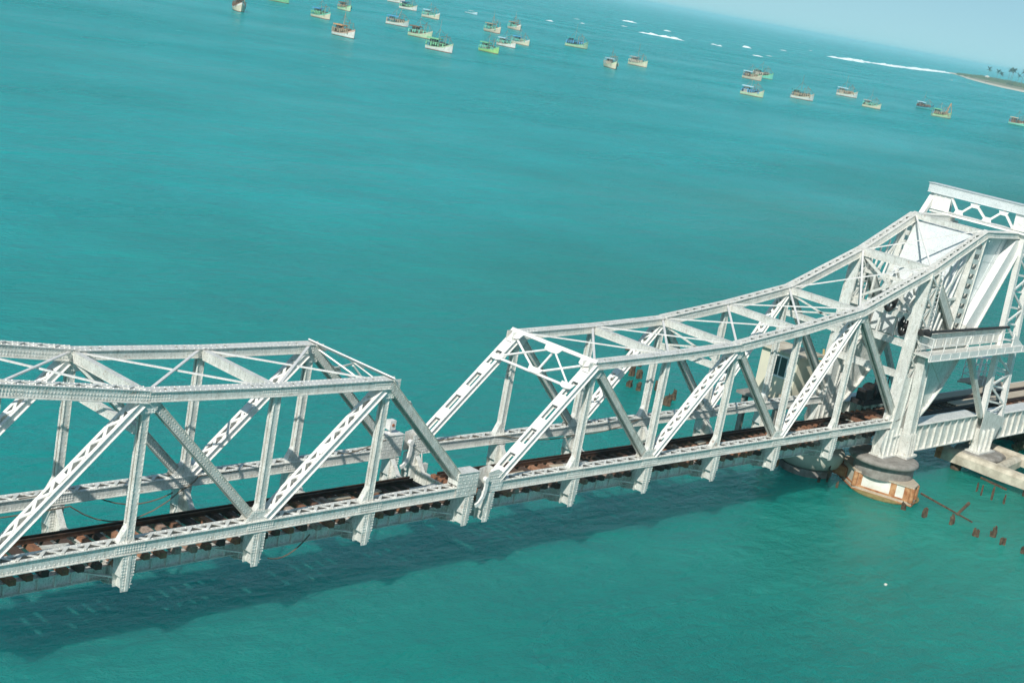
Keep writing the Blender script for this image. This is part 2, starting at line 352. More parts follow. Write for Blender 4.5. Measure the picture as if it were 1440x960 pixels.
def laced_diag(y, a, b, pitch=0.42, w=0.22, zig=True, trim=(0.35, 0.35), mid=True):
    """two channels tied by lacing bars; the photo shows the lit upper face and the pale outer strip"""
    mb = MB(); f = Fr(wy(a, y), wy(b, y), SIDE); L = f.L; a0, a1 = trim[0], L - trim[1]; h = 0.11
    for s0, s1 in ((-w, -w + 0.04), (w - 0.04, w)): f.box(mb, a0, a1, s0, s1, -h, h)
    for n0, n1 in ((h + 0.001, h + 0.022), (-h - 0.022, -h - 0.001)):
        f.box(mb, a0, a1, -w - 0.06, -w + 0.09, n0, n1); f.box(mb, a0, a1, w - 0.09, w + 0.06, n0, n1)
    for n_ in (h + 0.034, -h - 0.034):
        if zig:
            f.lace(mb, a0 + 0.5, a1 - 0.5, -w + 0.06, w - 0.06, n_, pitch, 0.125)
        else:                                        # batten plates with open rectangles between them
            x = a0 + 0.5
            while x < a1 - 1.2:
                f.box(mb, x + 0.85, x + 1.5, -w + 0.03, w - 0.03, n_ - 0.01, n_ + 0.01); x += 1.5
        f.box(mb, a0, a0 + 0.55, -w + 0.03, w - 0.03, n_ - 0.012, n_ + 0.012); f.box(mb, a1 - 0.55, a1, -w + 0.03, w - 0.03, n_ - 0.012, n_ + 0.012)
        if mid and zig: f.box(mb, L * 0.5 - 0.2, L * 0.5 + 0.2, -w + 0.03, w - 0.03, n_ + 0.013, n_ + 0.03)
    f.riv(mb, a0, a1, -w + 0.01, h + 0.023, 'n', 0.2); f.riv(mb, a0, a1, w - 0.01, h + 0.023, 'n', 0.2)
    return mb
def plain_diag(y, a, b, w=0.14, h=0.145, trim=(0.3, 0.3)):
    mb = MB(); f = Fr(wy(a, y), wy(b, y), SIDE); L = f.L; a0, a1 = trim[0], L - trim[1]
    f.box(mb, a0, a1, -w, -w + 0.03, -h, h); f.box(mb, a0, a1, w - 0.03, w, -h, h); f.box(mb, a0, a1, -w + 0.031, w - 0.031, -0.02, 0.02)
    for n0, n1 in ((h + 0.001, h + 0.02), (-h - 0.02, -h - 0.001)):
        f.box(mb, a0, a1, -w - 0.05, -w + 0.08, n0, n1); f.box(mb, a0, a1, w - 0.08, w + 0.05, n0, n1)
    f.riv(mb, a0, a1, -w - 0.001, h - 0.06, '-s', 0.13); f.riv(mb, a0, a1, -w - 0.001, -h + 0.06, '-s', 0.13)
    return mb
def gusset(y, c, poly, root):
    """plates on both faces of a joint, riveted"""
    mb = MB(); m2 = MB()
    mb.prism([(c.x + px, y - 0.198, c.z + pz) for px, pz in poly], (0, 0.018, 0)); m2.prism([(c.x + px, y + 0.18, c.z + pz) for px, pz in poly], (0, 0.018, 0))
    cx = sum(q[0] for q in poly) / len(poly); cz = sum(q[1] for q in poly) / len(poly)
    for px, pz in poly:
        for k in (0.9, 0.62, 0.35):
            mb.rivet((c.x + cx + (px - cx) * k, y - 0.199, c.z + cz + (pz - cz) * k), (0, -1, 0))
    for (p0, q0), (p1, q1) in zip(poly, poly[1:] + poly[:1]):
        n_ = max(1, int(math.hypot(p1 - p0, q1 - q0) / 0.13))
        for i in range(n_):
            t_ = (i + 0.5) / n_; px, pz = p0 + (p1 - p0) * t_, q0 + (q1 - q0) * t_
            mb.rivet((c.x + cx + (px - cx) * 0.86, y - 0.199, c.z + cz + (pz - cz) * 0.86), (0, -1, 0))
    m2.build('gusset_plate', SILVER, root)
    return mb
def hanger(y, x, z, sg, w=0.32):
    """boxed bracket that carries the end of a floor beam below the chord"""
    mb = MB(); d = 0.27; zt, zb = z - 0.25, z - 1.62
    pl = [(x - w, zt), (x + w, zt), (x + w * 0.75, z - 1.15), (x + 0.1, zb), (x - 0.2, zb), (x - w, z - 1.1)]
    mb.prism([(px, y - d, pz) for px, pz in pl], (0, 0.03, 0)); mb.prism([(px, y + d - 0.03, pz) for px, pz in pl], (0, 0.03, 0))
    mb.box(x - 0.10, x - 0.07, y - d + 0.03, y + d - 0.03, zb + 0.05, zt); mb.box(x + 0.07, x + 0.10, y - d + 0.03, y + d - 0.03, zb + 0.05, zt)
    mb.box(x - w - 0.012, x - w + 0.02, y - d + 0.031, y + d - 0.031, z - 1.05, zt)
    mb.box(x - 0.06, x + 0.06, y - d - 0.035, y - d - 0.002, zb + 0.02, zt)                  # bright edge angle
    for k in range(11):
        for dx in (-0.24, -0.14, 0.14, 0.24):
            zz = zt - 0.08 - k * 0.115
            if abs(dx) < 0.2 or k < 7: mb.rivet((x + dx, y - d - 0.001, zz), (0, -1, 0))
    for k in range(3):
        mb.box(x - w + 0.02, x + w * 0.8, y - d - 0.014, y - d - 0.001, zt - 0.28 - k * 0.42, zt - 0.25 - k * 0.42)
    return mb
def floor_beam(x, z):
    mb = MB(); y0, y1 = YN + 0.27, YF - 0.27
    mb.prism([(x - 0.015, y0, z - 0.3), (x - 0.015, y0, z - 1.55), (x - 0.015, y0 + 0.6, z - 1.72), (x - 0.015, y1 - 0.6, z - 1.72), (x - 0.015, y1, z - 1.55), (x - 0.015, y1, z - 0.3), (x - 0.015, y1 - 0.5, z - 0.95), (x - 0.015, y0 + 0.5, z - 0.95)], (0.03, 0, 0))
    mb.box(x - 0.16, x + 0.16, y0 + 0.55, y1 - 0.55, z - 1.75, z - 1.72); mb.box(x - 0.16, x + 0.16, y0 + 0.5, y1 - 0.5, z - 0.97, z - 0.935)
    mb.bar((x, y0, z - 1.56), (x, y0 + 0.62, z - 1.735), 0.32, 0.03); mb.bar((x, y1, z - 1.56), (x, y1 - 0.62, z - 1.735), 0.32, 0.03)
    mb.bar((x, y0, z - 0.3), (x, y0 + 0.55, z - 0.93), 0.24, 0.03); mb.bar((x, y1, z - 0.3), (x, y1 - 0.55, z - 0.93), 0.24, 0.03)
    for k in range(8):
        yy = y0 + 0.4 + k * (y1 - y0 - 0.8) / 7
        mb.box(x - 0.09, x + 0.09, yy - 0.02, yy + 0.02, z - 1.70, z - 0.975)
        for j in range(5): mb.rivet((x - 0.016, yy + 0.12, z - 1.02 - j * 0.14), (-1, 0, 0))
    return mb
def rods(pairs, r=0.045, flatw=None):
    mb = MB()
    for p, q in pairs: mb.bar(p, q, 0.11, 0.05)
    return mb
def cross_strut(x, z, w=0.125, d=0.17):
    mb = MB(); f = Fr((x, YN + 0.25, z), (x, YF - 0.25, z), (1, 0, 0)); L = f.L
    mb.box(x - w, x + w, YN + 0.25, YF - 0.25, z + d, z + d + 0.025); mb.box(x - w, x + w, YN + 0.25, YF - 0.25, z - d - 0.025, z - d)
    mb.box(x - w + 0.02, x - w + 0.05, YN + 0.25, YF - 0.25, z - d, z + d); mb.box(x + w - 0.05, x + w - 0.02, YN + 0.25, YF - 0.25, z - d, z + d)
    for k in range(24):
        yy = YN + 0.4 + k * (W - 0.9) / 23
        mb.rivet((x - w + 0.019, yy, z - d + 0.05), (-1, 0, 0)); mb.rivet((x - w + 0.019, yy, z + d - 0.05), (-1, 0, 0))
    return mb
def sway(x, z, drop, sg):
    """lower strut and crossed rods between two posts"""
    mb = cross_strut(x, z - drop, 0.12, 0.13)
    for a, b_ in (((x, YN + 0.25, z - 0.25), (x, YF - 0.25, z - drop + 0.1)), ((x, YF - 0.25, z - 0.25), (x, YN + 0.25, z - drop + 0.1))):
        mb.bar(a, b_, 0.10, 0.05, (1, 0, 0))
    return mb
def portal(sg):
    """bracing in the plane of the two end posts"""
    mb = MB(); t1 = Tn(1, sg, 1) + V((0, 0, 0.1)); b0 = Bn(0, sg); dn = (b0 - t1).normalized(); side = V((0, 1, 0)); nrm = dn.cross(side).normalized()
    if nrm.z < 0: nrm = -nrm
    def P(u, v, o=0.12): return V((t1.x, YN + u * W, t1.z)) + dn * v + nrm * o
    top, low = 0.05, 1.75
    def L_(p, q, w=0.13, o=0.0): mb.bar(p + nrm * o, q + nrm * o, w, 0.06, nrm)
    L_(P(-0.06, top), P(1.06, top), 0.20, 0.06); L_(P(0, low), P(1, low), 0.12, 0.02)
    mt, ml = P(0.47, top + 0.15), P(0.47, low - 0.08)
    L_(mt, P(0.97, low - 0.05), 0.085, 0.03); L_(mt, P(0.03, low - 0.05), 0.085, 0.03); L_(ml, P(0.97, top + 0.25), 0.10, -0.04); L_(ml, P(0.03, top + 0.25), 0.10, -0.04)
    L_(mt, ml, 0.10, -0.09)
    for c, su, sv in ((0.47, 0.11, top + 0.22), (0.47, 0.09, low - 0.1), (0.05, 0.075, top + 0.26), (0.95, 0.075, top + 0.26), (0.04, 0.08, low), (0.96, 0.08, low)):
        h = 0.19 if sv < 1 else 0.16
        pts = [P(c - su, sv - h), P(c + su, sv - h), P(c + su * 0.8, sv + h * 0.6), P(c + su * 0.35, sv + h), P(c - su * 0.35, sv + h), P(c - su * 0.8, sv + h * 0.6)]
        mb.prism([q + nrm * 0.075 for q in pts], nrm * 0.02)
        for q in pts: mb.rivet(q * 0.75 + P(c, sv) * 0.25 + nrm * 0.096, nrm)
    return mb

rt_ = random.Random(5)
def track(parent, x0, x1, zf, step=0.66, smat=SLEEPER, wide=(0.86, 3.74)):
    sg = 1 if x1 > x0 else -1
    n_ = int(abs(x1 - x0) / step)
    for k in range(n_ + 1):
        x = x0 + sg * k * step; mb = MB(); dx = random.uniform(-0.03, 0.03); z = zf(x)
        e0, e1 = wide[0] + random.uniform(-0.12, 0.1), wide[1] + random.uniform(-0.1, 0.1)
        mb.box(x - 0.125 + dx, x + 0.125 + dx, e0, e1, z - 0.89, z - 0.67)
        mb.build('sleeper', smat, parent)
        if rt_.random() < 0.16 and smat is SLEEPER:    # loose boards and bits of plate left between the rails
            mb = MB(); y_ = rt_.uniform(1.95, 2.9); l_ = rt_.uniform(0.7, 1.7); w_ = rt_.uniform(0.09, 0.2)
            mb.bar((x - l_ / 2, y_, z - 0.645), (x + l_ / 2, y_ + rt_.uniform(-0.15, 0.15), z - 0.64), w_ * 2, 0.04); mb.build('loose_board', rt_.choice([PLANK, GREY, CONC]), parent)
    for y, nm, wd in ((YC - 0.838, 'rail', 0.07), (YC + 0.838, 'rail', 0.07), (YC - 0.60, 'check_rail', 0.06), (YC + 0.60, 'check_rail', 0.06)):
        mb = MB(); seg = 12
        for k in range(seg):
            xa, xb = x0 + (x1 - x0) * k / seg, x0 + (x1 - x0) * (k + 1) / seg
            f = Fr((xa, y, zf(xa) - 0.665), (xb, y, zf(xb) - 0.665))
            f.box(mb, 0, None, -0.07, 0.07, 0, 0.02); f.box(mb, 0, None, -0.012, 0.012, 0.02, 0.12); f.box(mb, 0, None, -wd / 2, wd / 2, 0.12, 0.165)
        mb.build(nm, RAIL, parent)
def stringers(parent, x0, x1, zf):
    for y in (1.22, 3.6):
        mb = MB(); seg = 6
        for k in range(seg):
            xa, xb = x0 + (x1 - x0) * k / seg, x0 + (x1 - x0) * (k + 1) / seg
            f = Fr((xa, y, zf(xa) - 0.935), (xb, y, zf(xb) - 0.935), SIDE)
            f.box(mb, 0, None, -0.17, 0.17, -0.03, -0.003); f.box(mb, 0, None, -0.17, 0.17, -0.50, -0.47); f.box(mb, 0, None, -0.012, 0.012, -0.47, -0.03)
            for j in range(6): f.box(mb, j * f.L / 6, j * f.L / 6 + 0.05, -0.12, 0.12, -0.469, -0.031)
        mb.build('stringer', SILVER, parent)

def make_leaf(sg, label, nodes_b, right):
    root = thing('bascule_span', label, 'drawbridge span', (sg * 35.25, YC, ZW), 'lifting spans of the railway drawbridge')
    zf = lambda x: ZW + zlift(x)
    zt_ = lambda x: ZW + zlift(x) - 0.13
    last = nodes_b
    xb_end = sg * BX[last] + (0 if right else sg * 1.0)
    b0 = Bn(0, sg); bN = V((xb_end, 0, zf(xb_end)))
    T = {i: Tn(i, sg, right) for i in range(1, 6)}
    B = {i: Bn(i, sg) for i in range(0, 7)}
    if right: T[6] = V((35.85, 0, ZW + 9.35)); T[7] = V((41.25, 0, ZW + 11.6)); T[8] = V((46.2, 0, ZW + 11.55))
    for y in (YN, YF):
        mb, f = chord_bottom(y, b0 - V((sg * 0.15, 0, 0)), bN); mb.build('bottom_chord', SILVER, root)
        tops = [T[i] for i in sorted(T)]
        if right: chord_top(y, tops, 0.15, lacey=(2, 3, 4, 5)).build('top_chord', SILVER, root)
        else: chord_top(y, tops, 0.16, lacey=(2, 3)).build('top_chord', SILVER, root)
        # end post
        if right: laced_diag(y, B[0] + V((0.05, 0, 0.1)), T[1], 0.8, 0.26, zig=False, trim=(0.3, 0.05)).build('end_post', WHITE, root)
        else: plain_diag(y, T[1], B[0] + V((-0.1, 0, 0.1)), 0.24, 0.16, trim=(0.05, 0.3)).build('end_post', GREY, root)
        for i in range(1, 6):
            if i > last + 1: break
            vpost(y, B[i], T[i]).build('vertical_post', SILVER, root)
        # web members
        pairs = [(1, 2), (3, 2), (3, 4), (5, 4)]
        for ti, bi in pairs:
            asc = (T[ti].x - B[bi].x) * 1.0 > 0          # rises to the right
            if asc: laced_diag(y, B[bi], T[ti], 0.36 if right else 0.42).build('laced_diagonal', WHITE, root)
            else: plain_diag(y, T[ti], B[bi]).build('plate_diagonal', GREY, root)
        if right: plain_diag(y, T[5], B[6] + V((0.1, 0, 0.4)), 0.16, 0.19).build('plate_diagonal', GREY, root)
        # joints
        for i in range(0, last + 1):
            if i == 0: continue
            poly = [(-0.7, -0.24), (0.7, -0.24), (0.7, 0.26), (0.42, 0.62), (-0.42, 0.62), (-0.7, 0.26)] if i % 2 == 0 else [(-0.4, -0.24), (0.4, -0.24), (0.4, 0.24), (-0.4, 0.24)]
            gusset(y, B[i], poly, root).build('gusset_plate', SILVER, root)
        for i in range(1, 6):
            if i % 2 == 1:
                gusset(y, T[i], [(-0.55, 0.17), (0.55, 0.17), (0.55, -0.22), (0.3, -0.62), (-0.3, -0.62), (-0.55, -0.22)], root).build('gusset_plate', SILVER, root)
        for i in range(0, (last if right else last) + (0 if right else 1)):
            x = B[i].x
            hanger(y, x - sg * (-0.0 if i else 0.12), B[i].z, sg, 0.28 if i else 0.25).build('hanger_bracket', SILVER, root)
    # floor and bracing across
    for i in range(0, last + (0 if right else 1)): floor_beam(B[i].x, B[i].z).build('floor_beam', SILVER, root)
    stringers(root, sg * 0.75, xb_end, zt_)
    track(root, sg * 0.85, sg * (35.6 if right else abs(xb_end)), zt_)
    nl = 6 if right else 5
    for i in range(2, nl): cross_strut(T[i].x, T[i].z - 0.05).build('cross_strut', SILVER, root)
    for i in range(1, nl - 1):
        a, c = T[i], T[i + 1]; dz = V((0, 0, 0.06)); d = sg * 0.25
        rods([(V((a.x + d, YN + 0.2, a.z)) + dz, V((c.x - d, YF - 0.2, c.z)) + dz)]).build('bracing_rod', WHITE, root)
        rods([(V((a.x + d, YF - 0.2, a.z)) + dz * 2, V((c.x - d, YN + 0.2, c.z)) + dz * 2)]).build('bracing_rod', WHITE, root)
    for i in (3, 5):
        sway(T[i].x, T[i].z, 1.35, sg).build('sway_frame', SILVER, root)
    portal(sg).build('portal_bracing', WHITE, root)
    # lower lateral angles from hangers to stringers
    for i in range(0, last + (0 if right else 1)):
        x = B[i].x; z = B[i].z
        for s2 in (-1, 1):
            mb = MB(); mb.bar((x + s2 * 0.2, YN + 0.3, z - 1.25), (x + s2 * 1.9, YC - 0.75, z - 1.22), 0.12, 0.05); mb.build('lower_lateral', SILVER, root)
    return root, T, B

right_leaf, TR, BR = make_leaf(1, 'right-hand silver steel lift span with white slotted end posts, rising to the counterweight', 6, True)
left_leaf, TL, BL = make_leaf(-1, 'left-hand silver steel lift span cut by the left edge of the photo', 4, False)

# centre lock between the two tips
for y in (YN, YF):
    mb = MB(); z = ZW + TIP
    mb.box(-1.55, -0.32, y - 0.30, y - 0.27, z - 0.2, z + 0.82); mb.box(-1.55, -0.32, y + 0.27, y + 0.30, z - 0.2, z + 0.82)
    mb.box(-1.56, -0.31, y - 0.33, y + 0.33, z + 0.822, z + 0.85); mb.box(-0.345, -0.315, y - 0.27, y + 0.27, z - 0.2, z + 0.82); mb.box(-1.555, -1.525, y - 0.27, y + 0.27, z + 0.3, z + 0.82)
    for i in range(9):
        for j in range(6):
            if (i + j) % 2 == 0 or i in (0, 8): mb.rivet((-1.47 + i * 0.13, y - 0.301, z - 0.1 + j * 0.16), (0, -1, 0))
    mb.build('lock_housing', SILVER, left_leaf)
    mb = MB()                                         # curved latch lever hanging on the right span's tip
    pts = [V((0.12, y - 0.38, z + 0.42)), V((0.16, y - 0.38, z + 0.1)), V((0.10, y - 0.38, z - 0.3)), V((-0.1, y - 0.38, z - 0.62)), V((-0.3, y - 0.38, z - 0.72))]
    for p, q in zip(pts[:-1], pts[1:]): mb.bar(p, q, 0.09, 0.17, (1, 0, 0.2))
    mb.tube(pts[0] + V((0, -0.06, 0)), pts[0] + V((0, 0.12, 0)), 0.13, 10)
    mb.build('latch_lever', WHITE, right_leaf)
    mb = MB()
    mb.prism([(0.3, y - 0.295, z - 0.2), (1.25, y - 0.295, z - 0.2), (1.35, y - 0.295, z + 0.55), (0.85, y - 0.295, z + 0.8), (0.3, y - 0.295, z + 0.7)], (0, 0.022, 0))
    for i in range(7):
        for j in range(6): mb.rivet((0.38 + i * 0.125, y - 0.296, z - 0.1 + j * 0.13), (0, -1, 0))
    mb.build('gusset_plate', SILVER, right_leaf); mb = MB()
    mb.prism([(0.3, y + 0.272, z - 0.2), (1.25, y + 0.272, z - 0.2), (1.35, y + 0.272, z + 0.55), (0.85, y + 0.272, z + 0.8), (0.3, y + 0.272, z + 0.7)], (0, 0.022, 0))
    mb.build('gusset_plate', SILVER, right_leaf)
mb = MB(); y = YF                                     # signal lamp and conduit on the far tip
mb.box(-1.12, -0.78, y - 0.14, y + 0.16, ZW + 1.25, ZW + 1.68); mb.box(-1.0, -0.9, y - 0.05, y + 0.05, ZW + 1.06, ZW + 1.25); mb.box(-1.35, -0.6, y - 0.2, y + 0.2, ZW + 1.065, ZW + 1.09)
sl = mb.build('signal_lamp', WHITE, left_leaf)
mb = MB(); mb.tube((-0.95, y - 0.145, ZW + 1.48), (-0.95, y - 0.17, ZW + 1.48), 0.07, 12); mb.build('lens', LAMPRED, sl)
mb = MB(); mb.box(0.7, 1.3, y - 0.5, y - 0.3, ZW - 1.15, ZW - 0.45); mb.path([(1.0, y - 0.4, ZW - 0.45), (0.9, y - 0.36, ZW + 0.1), (0.4, y - 0.33, ZW + 0.4)], 0.035)
mb.box(0.35, 0.72, y - 0.42, y - 0.29, ZW - 1.5, ZW - 0.5)
mb.build('lock_motor_box', SILVER, right_leaf)

# cables slung along the far chord of each span
def cable(root, pts, r=0.028, m=CABLE):
    mb = MB(); P = []
    for (p, q, sag) in pts:
        for k in range(9):
            t_ = k / 8; v_ = V(p).lerp(V(q), t_); v_.z -= sag * 4 * t_ * (1 - t_); P.append(v_)
    mb.path(P, r, 5); return mb.build('cable', m, root)
cable(left_leaf, [((-23, YF - 0.33, ZW - 0.15), (-16.9, YF - 0.33, ZW - 0.2), 0.1), ((-16.9, YF - 0.33, ZW - 0.2), (-12.0, YF - 0.4, ZW - 0.1), 0.95), ((-12.0, YF - 0.4, ZW - 0.1), (-11.2, YF - 0.3, ZW + 0.35), 0.1)])
cable(left_leaf, [((-19.0, YF - 0.28, ZW + 0.33), (-16.3, YF - 0.1, ZW + 0.32), 0.0), ((-16.3, YF - 0.1, ZW + 0.32), (-12.4, YF - 0.34, ZW - 0.22), 0.55)])
cable(left_leaf, [((-11.2, YF - 0.3, ZW + 0.33), (-6.2, YF - 0.1, ZW + 0.36), 0.05), ((-6.2, YF - 0.1, ZW + 0.36), (-1.4, YF - 0.3, ZW + 0.9), 0.25)])
cable(right_leaf, [((0.6, YF - 0.3, ZW + 0.75), (3.1, YF - 0.1, ZW + 0.47), 0.1), ((3.1, YF - 0.1, ZW + 0.47), (6.3, YF - 0.32, ZW + 0.34), 0.0), ((6.3, YF - 0.32, ZW + 0.34), (11.8, YF - 0.34, ZW - 0.1), 0.22), ((11.8, YF - 0.34, ZW - 0.1), (17.0, YF - 0.3, ZW + 0.36), 0.2)])
cable(right_leaf, [((11.9, YF - 0.31, ZW + 0.35), (15.2, YF - 0.3, ZW + 0.42), 0.05), ((15.2, YF - 0.3, ZW + 0.42), (22.6, YF - 0.31, ZW + 0.3), 0.1), ((22.6, YF - 0.31, ZW + 0.3), (27.5, YF - 0.3, ZW + 0.3), 0.15)], 0.035, GREY)
cable(right_leaf, [((10.8, YF - 0.38, ZW - 0.1), (11.4, YF - 0.42, ZW - 0.95), 0.0), ((11.4, YF - 0.42, ZW - 0.95), (11.9, YF - 0.4, ZW - 1.2), 0.0)], 0.05, GREY)
cable(left_leaf, [((-11.0, YN - 0.05, ZW - 1.35), (-8.6, YN + 0.5, ZW - 0.95), 0.35)], 0.03)

# heel of the right span: main posts, rolling segments, counterweight
OUT = [(35.2, -0.85), (36.2, -0.75), (37.5, -0.12), (38.7, 0.75), (40.1, 2.1), (41.5, 3.9), (42.4, 5.3), (46.45, 11.35)]
INN = [(35.3, 0.2), (36.0, 0.35), (36.5, 1.4), (37.0, 2.9), (37.9, 3.9), (39.3, 4.6), (41.35, 5.85), (45.35, 11.3)]
for y in (YN, YF):
    mb = MB(); f = Fr((35.42, y, ZW - 0.3), (35.9, y, ZW + 9.2), SIDE); L = f.L
    for n0, n1 in ((-0.48, -0.44), (0.44, 0.48)):
        f.box(mb, 0, L, -0.28, 0.28, n0, n1); f.box(mb, 0, L, -0.36, -0.281, n0 - 0.05, n1 + 0.05); f.box(mb, 0, L, 0.281, 0.36, n0 - 0.05, n1 + 0.05)
    f.box(mb, 0, 3.2, -0.30, -0.27, -0.438, 0.438); f.box(mb, 0, 3.2, 0.27, 0.30, -0.438, 0.438)
    for s_ in (-0.31, 0.31): f.lace(mb, 3.2, L - 0.3, -0.4, 0.4, 0, 0.1) if False else None
    k = 0; a = 3.2
    while a < L - 0.6:
        p, q = f.pt(a, -0.33, -0.42 if k % 2 else 0.42), f.pt(a + 0.62, -0.33, 0.42 if k % 2 else -0.42); mb.bar(p, q, 0.12, 0.03, (0, 1, 0))
        p, q = f.pt(a, 0.33, -0.42 if k % 2 else 0.42), f.pt(a + 0.62, 0.33, 0.42 if k % 2 else -0.42); mb.bar(p, q, 0.12, 0.03, (0, 1, 0))
        a += 0.62; k += 1
    f.riv(mb, 0.2, L - 0.2, -0.361, 0.47, '-s', 0.16); f.riv(mb, 0.2, L - 0.2, -0.361, -0.47, '-s', 0.16)
    f.riv(mb, 0.2, L - 0.2, -0.2, 0.481, 'n', 0.16); f.riv(mb, 0.2, L - 0.2, 0.2, 0.481, 'n', 0.16)
    mb.build('heel_post', SILVER, right_leaf)
    mb = MB()                                         # flared gusset below, ends on the bearing
    for yy in (y - 0.33, y + 0.30):
        mb.prism([(34.55, yy, ZW - 0.3), (36.5, yy, ZW - 0.3), (36.2, yy, ZW - 1.95), (34.6, yy, ZW - 1.95), (34.2, yy, ZW - 1.2)], (0, 0.03, 0))
    for xx in (34.6, 35.15, 35.7, 36.1): mb.box(xx, xx + 0.05, y - 0.44, y + 0.44, ZW - 1.95, ZW - 0.3)
    mb.box(34.5, 36.3, y - 0.5, y + 0.5, ZW - 2.04, ZW - 1.951)
    for k in range(10):
        for xx in (34.75, 35.35, 35.9): mb.rivet((xx, y - 0.331, ZW - 0.45 - k * 0.15), (0, -1, 0))
    mb.build('heel_bracket', SILVER, right_leaf)
    # rolling segment: plate web between inner and outer curve, tread flange outside
    mb = MB()
    for i in range(len(OUT) - 1):
        a, b_, c, d_ = OUT[i], OUT[i + 1], INN[i + 1], INN[i]
        for yy in (y - 0.22, y + 0.2):
            mb.prism([(a[0], yy, ZW + a[1]), (b_[0], yy, ZW + b_[1]), (c[0], yy, ZW + c[1]), (d_[0], yy, ZW + d_[1])], (0, 0.02, 0))
        mb.prism([(a[0], y - 0.42, ZW + a[1]), (b_[0], y - 0.42, ZW + b_[1]), (b_[0] - 0.05, y - 0.42, ZW + b_[1] + 0.07), (a[0] - 0.05, y - 0.42, ZW + a[1] + 0.07)], (0, 0.84, 0))
        if i < 6: mb.prism([(d_[0], y - 0.30, ZW + d_[1]), (c[0], y - 0.30, ZW + c[1]), (c[0] + 0.03, y - 0.30, ZW + c[1] - 0.05), (d_[0] + 0.03, y - 0.30, ZW + d_[1] - 0.05)], (0, 0.60, 0))
        if i in (2, 3, 4, 5):
            mb.bar((d_[0], y - 0.25, ZW + d_[1]), (a[0], y - 0.25, ZW + a[1]), 0.1, 0.04, (0, 1, 0))
        n_ = int(math.hypot(b_[0] - a[0], b_[1] - a[1]) / 0.16)
        for k in range(n_):
            t_ = k / n_; mb.rivet((a[0] + (b_[0] - a[0]) * t_ - 0.16, y - 0.221, ZW + a[1] + (b_[1] - a[1]) * t_ + 0.12), (0, -1, 0))
    for px, pz in ((38.2, 1.6), (38.9, 2.7), (39.6, 3.6)): mb.tube((px, y - 0.222, ZW + pz), (px, y - 0.235, ZW + pz), 0.1, 8)
    if y == YF:                                       # the far segment is plated solid
        mb.prism([(36.0, y - 0.1, ZW + 0.3), (37.6, y - 0.1, ZW + 0.6), (40.0, y - 0.1, ZW + 2.4), (41.3, y - 0.1, ZW + 5.6), (36.2, y - 0.1, ZW + 5.2)], (0, 0.05, 0))
    mb.build('rolling_segment', SILVER, right_leaf)
    mb = MB()                                         # upper segment band repeated in white, its sunlit brightness put into the colour
    (a, b_, c, d_) = (OUT[6], OUT[7], INN[7], INN[6])
    mb.prism([(a[0], y - 0.245, ZW + a[1]), (b_[0], y - 0.245, ZW + b_[1]), (c[0], y - 0.245, ZW + c[1]), (d_[0], y - 0.245, ZW + d_[1])], (0, 0.02, 0)); mb.prism([(c[0], y - 0.244, ZW + c[1]), (d_[0], y - 0.244, ZW + d_[1]), (d_[0] - 0.03, y - 0.244, ZW + d_[1] + 0.02), (c[0] - 0.03, y - 0.244, ZW + c[1] + 0.02)], (0, 0.5, 0)); mb.build('sunlit_strip', WHITE, right_leaf)
    plain_diag(y, TR[6] + V((0.2, 0, -0.2)), V((40.3, 0, ZW + 5.2)), 0.2, 0.28).build('plate_diagonal', GREY, right_leaf)
    mb = MB()                                         # slotted rack member down from the upper corner
    f = Fr((40.75, y, ZW + 11.3), (40.1, y, ZW + 5.2), SIDE)
    f.box(mb, 0, None, -0.2, -0.17, -0.5, -0.33); f.box(mb, 0, None, -0.2, -0.17, 0.33, 0.5)
    a = 0.0
    while a < f.L - 0.3: f.box(mb, a, a + 0.3, -0.2, -0.17, -0.33, 0.33); a += 0.62
    f.box(mb, 0, None, -0.26, 0.26, -0.54, -0.5); f.box(mb, 0, None, -0.26, 0.26, 0.5, 0.54)
    mb.build('slotted_brace', SILVER, right_leaf)
mb = MB(); y0, y1 = YN + 0.27, YF - 0.27
CWP_ = [(41.2, 11.35), (46.25, 11.3), (42.9, 5.9), (41.2, 4.4), (38.4, 4.5), (38.9, 6.6)]
mb.prism([(a, y0, ZW + c) for a, c in CWP_], (0, y1 - y0, 0))
for gx in (0.33, 0.66):                              # welded seams on the plates
    p, q = V((41.2, 0, ZW + 11.35)).lerp(V((46.25, 0, ZW + 11.3)), gx), V((38.9, 0, ZW + 6.6)).lerp(V((42.9, 0, ZW + 5.9)), gx)
    mb.bar((p.x, y0 - 0.008, p.z), (q.x, y0 - 0.008, q.z), 0.04, 0.03, (0, 1, 0))
for gz in (0.3, 0.62, 0.9):
    p, q = V((41.2, 0, ZW + 11.35)).lerp(V((38.9, 0, ZW + 6.6)), gz), V((46.25, 0, ZW + 11.3)).lerp(V((42.9, 0, ZW + 5.9)), gz)
    mb.bar((p.x, y0 - 0.012, p.z), (q.x, y0 - 0.012, q.z), 0.04, 0.03, (0, 1, 0))
    mb.bar((p.x - 0.01, y0, p.z), (p.x - 0.01, y1, p.z), 0.06, 0.03, (1, 0, -0.5))
for k in range(1, 5): 
    yy = y0 + (y1 - y0) * k / 5
    mb.bar((41.2 - 0.02, yy, ZW + 11.3), (38.9 - 0.02, yy, ZW + 6.65), 0.12, 0.03, (1, 0, -0.5))
    mb.bar((41.3, yy, ZW + 11.365), (46.2, yy, ZW + 11.315), 0.05, 0.02)
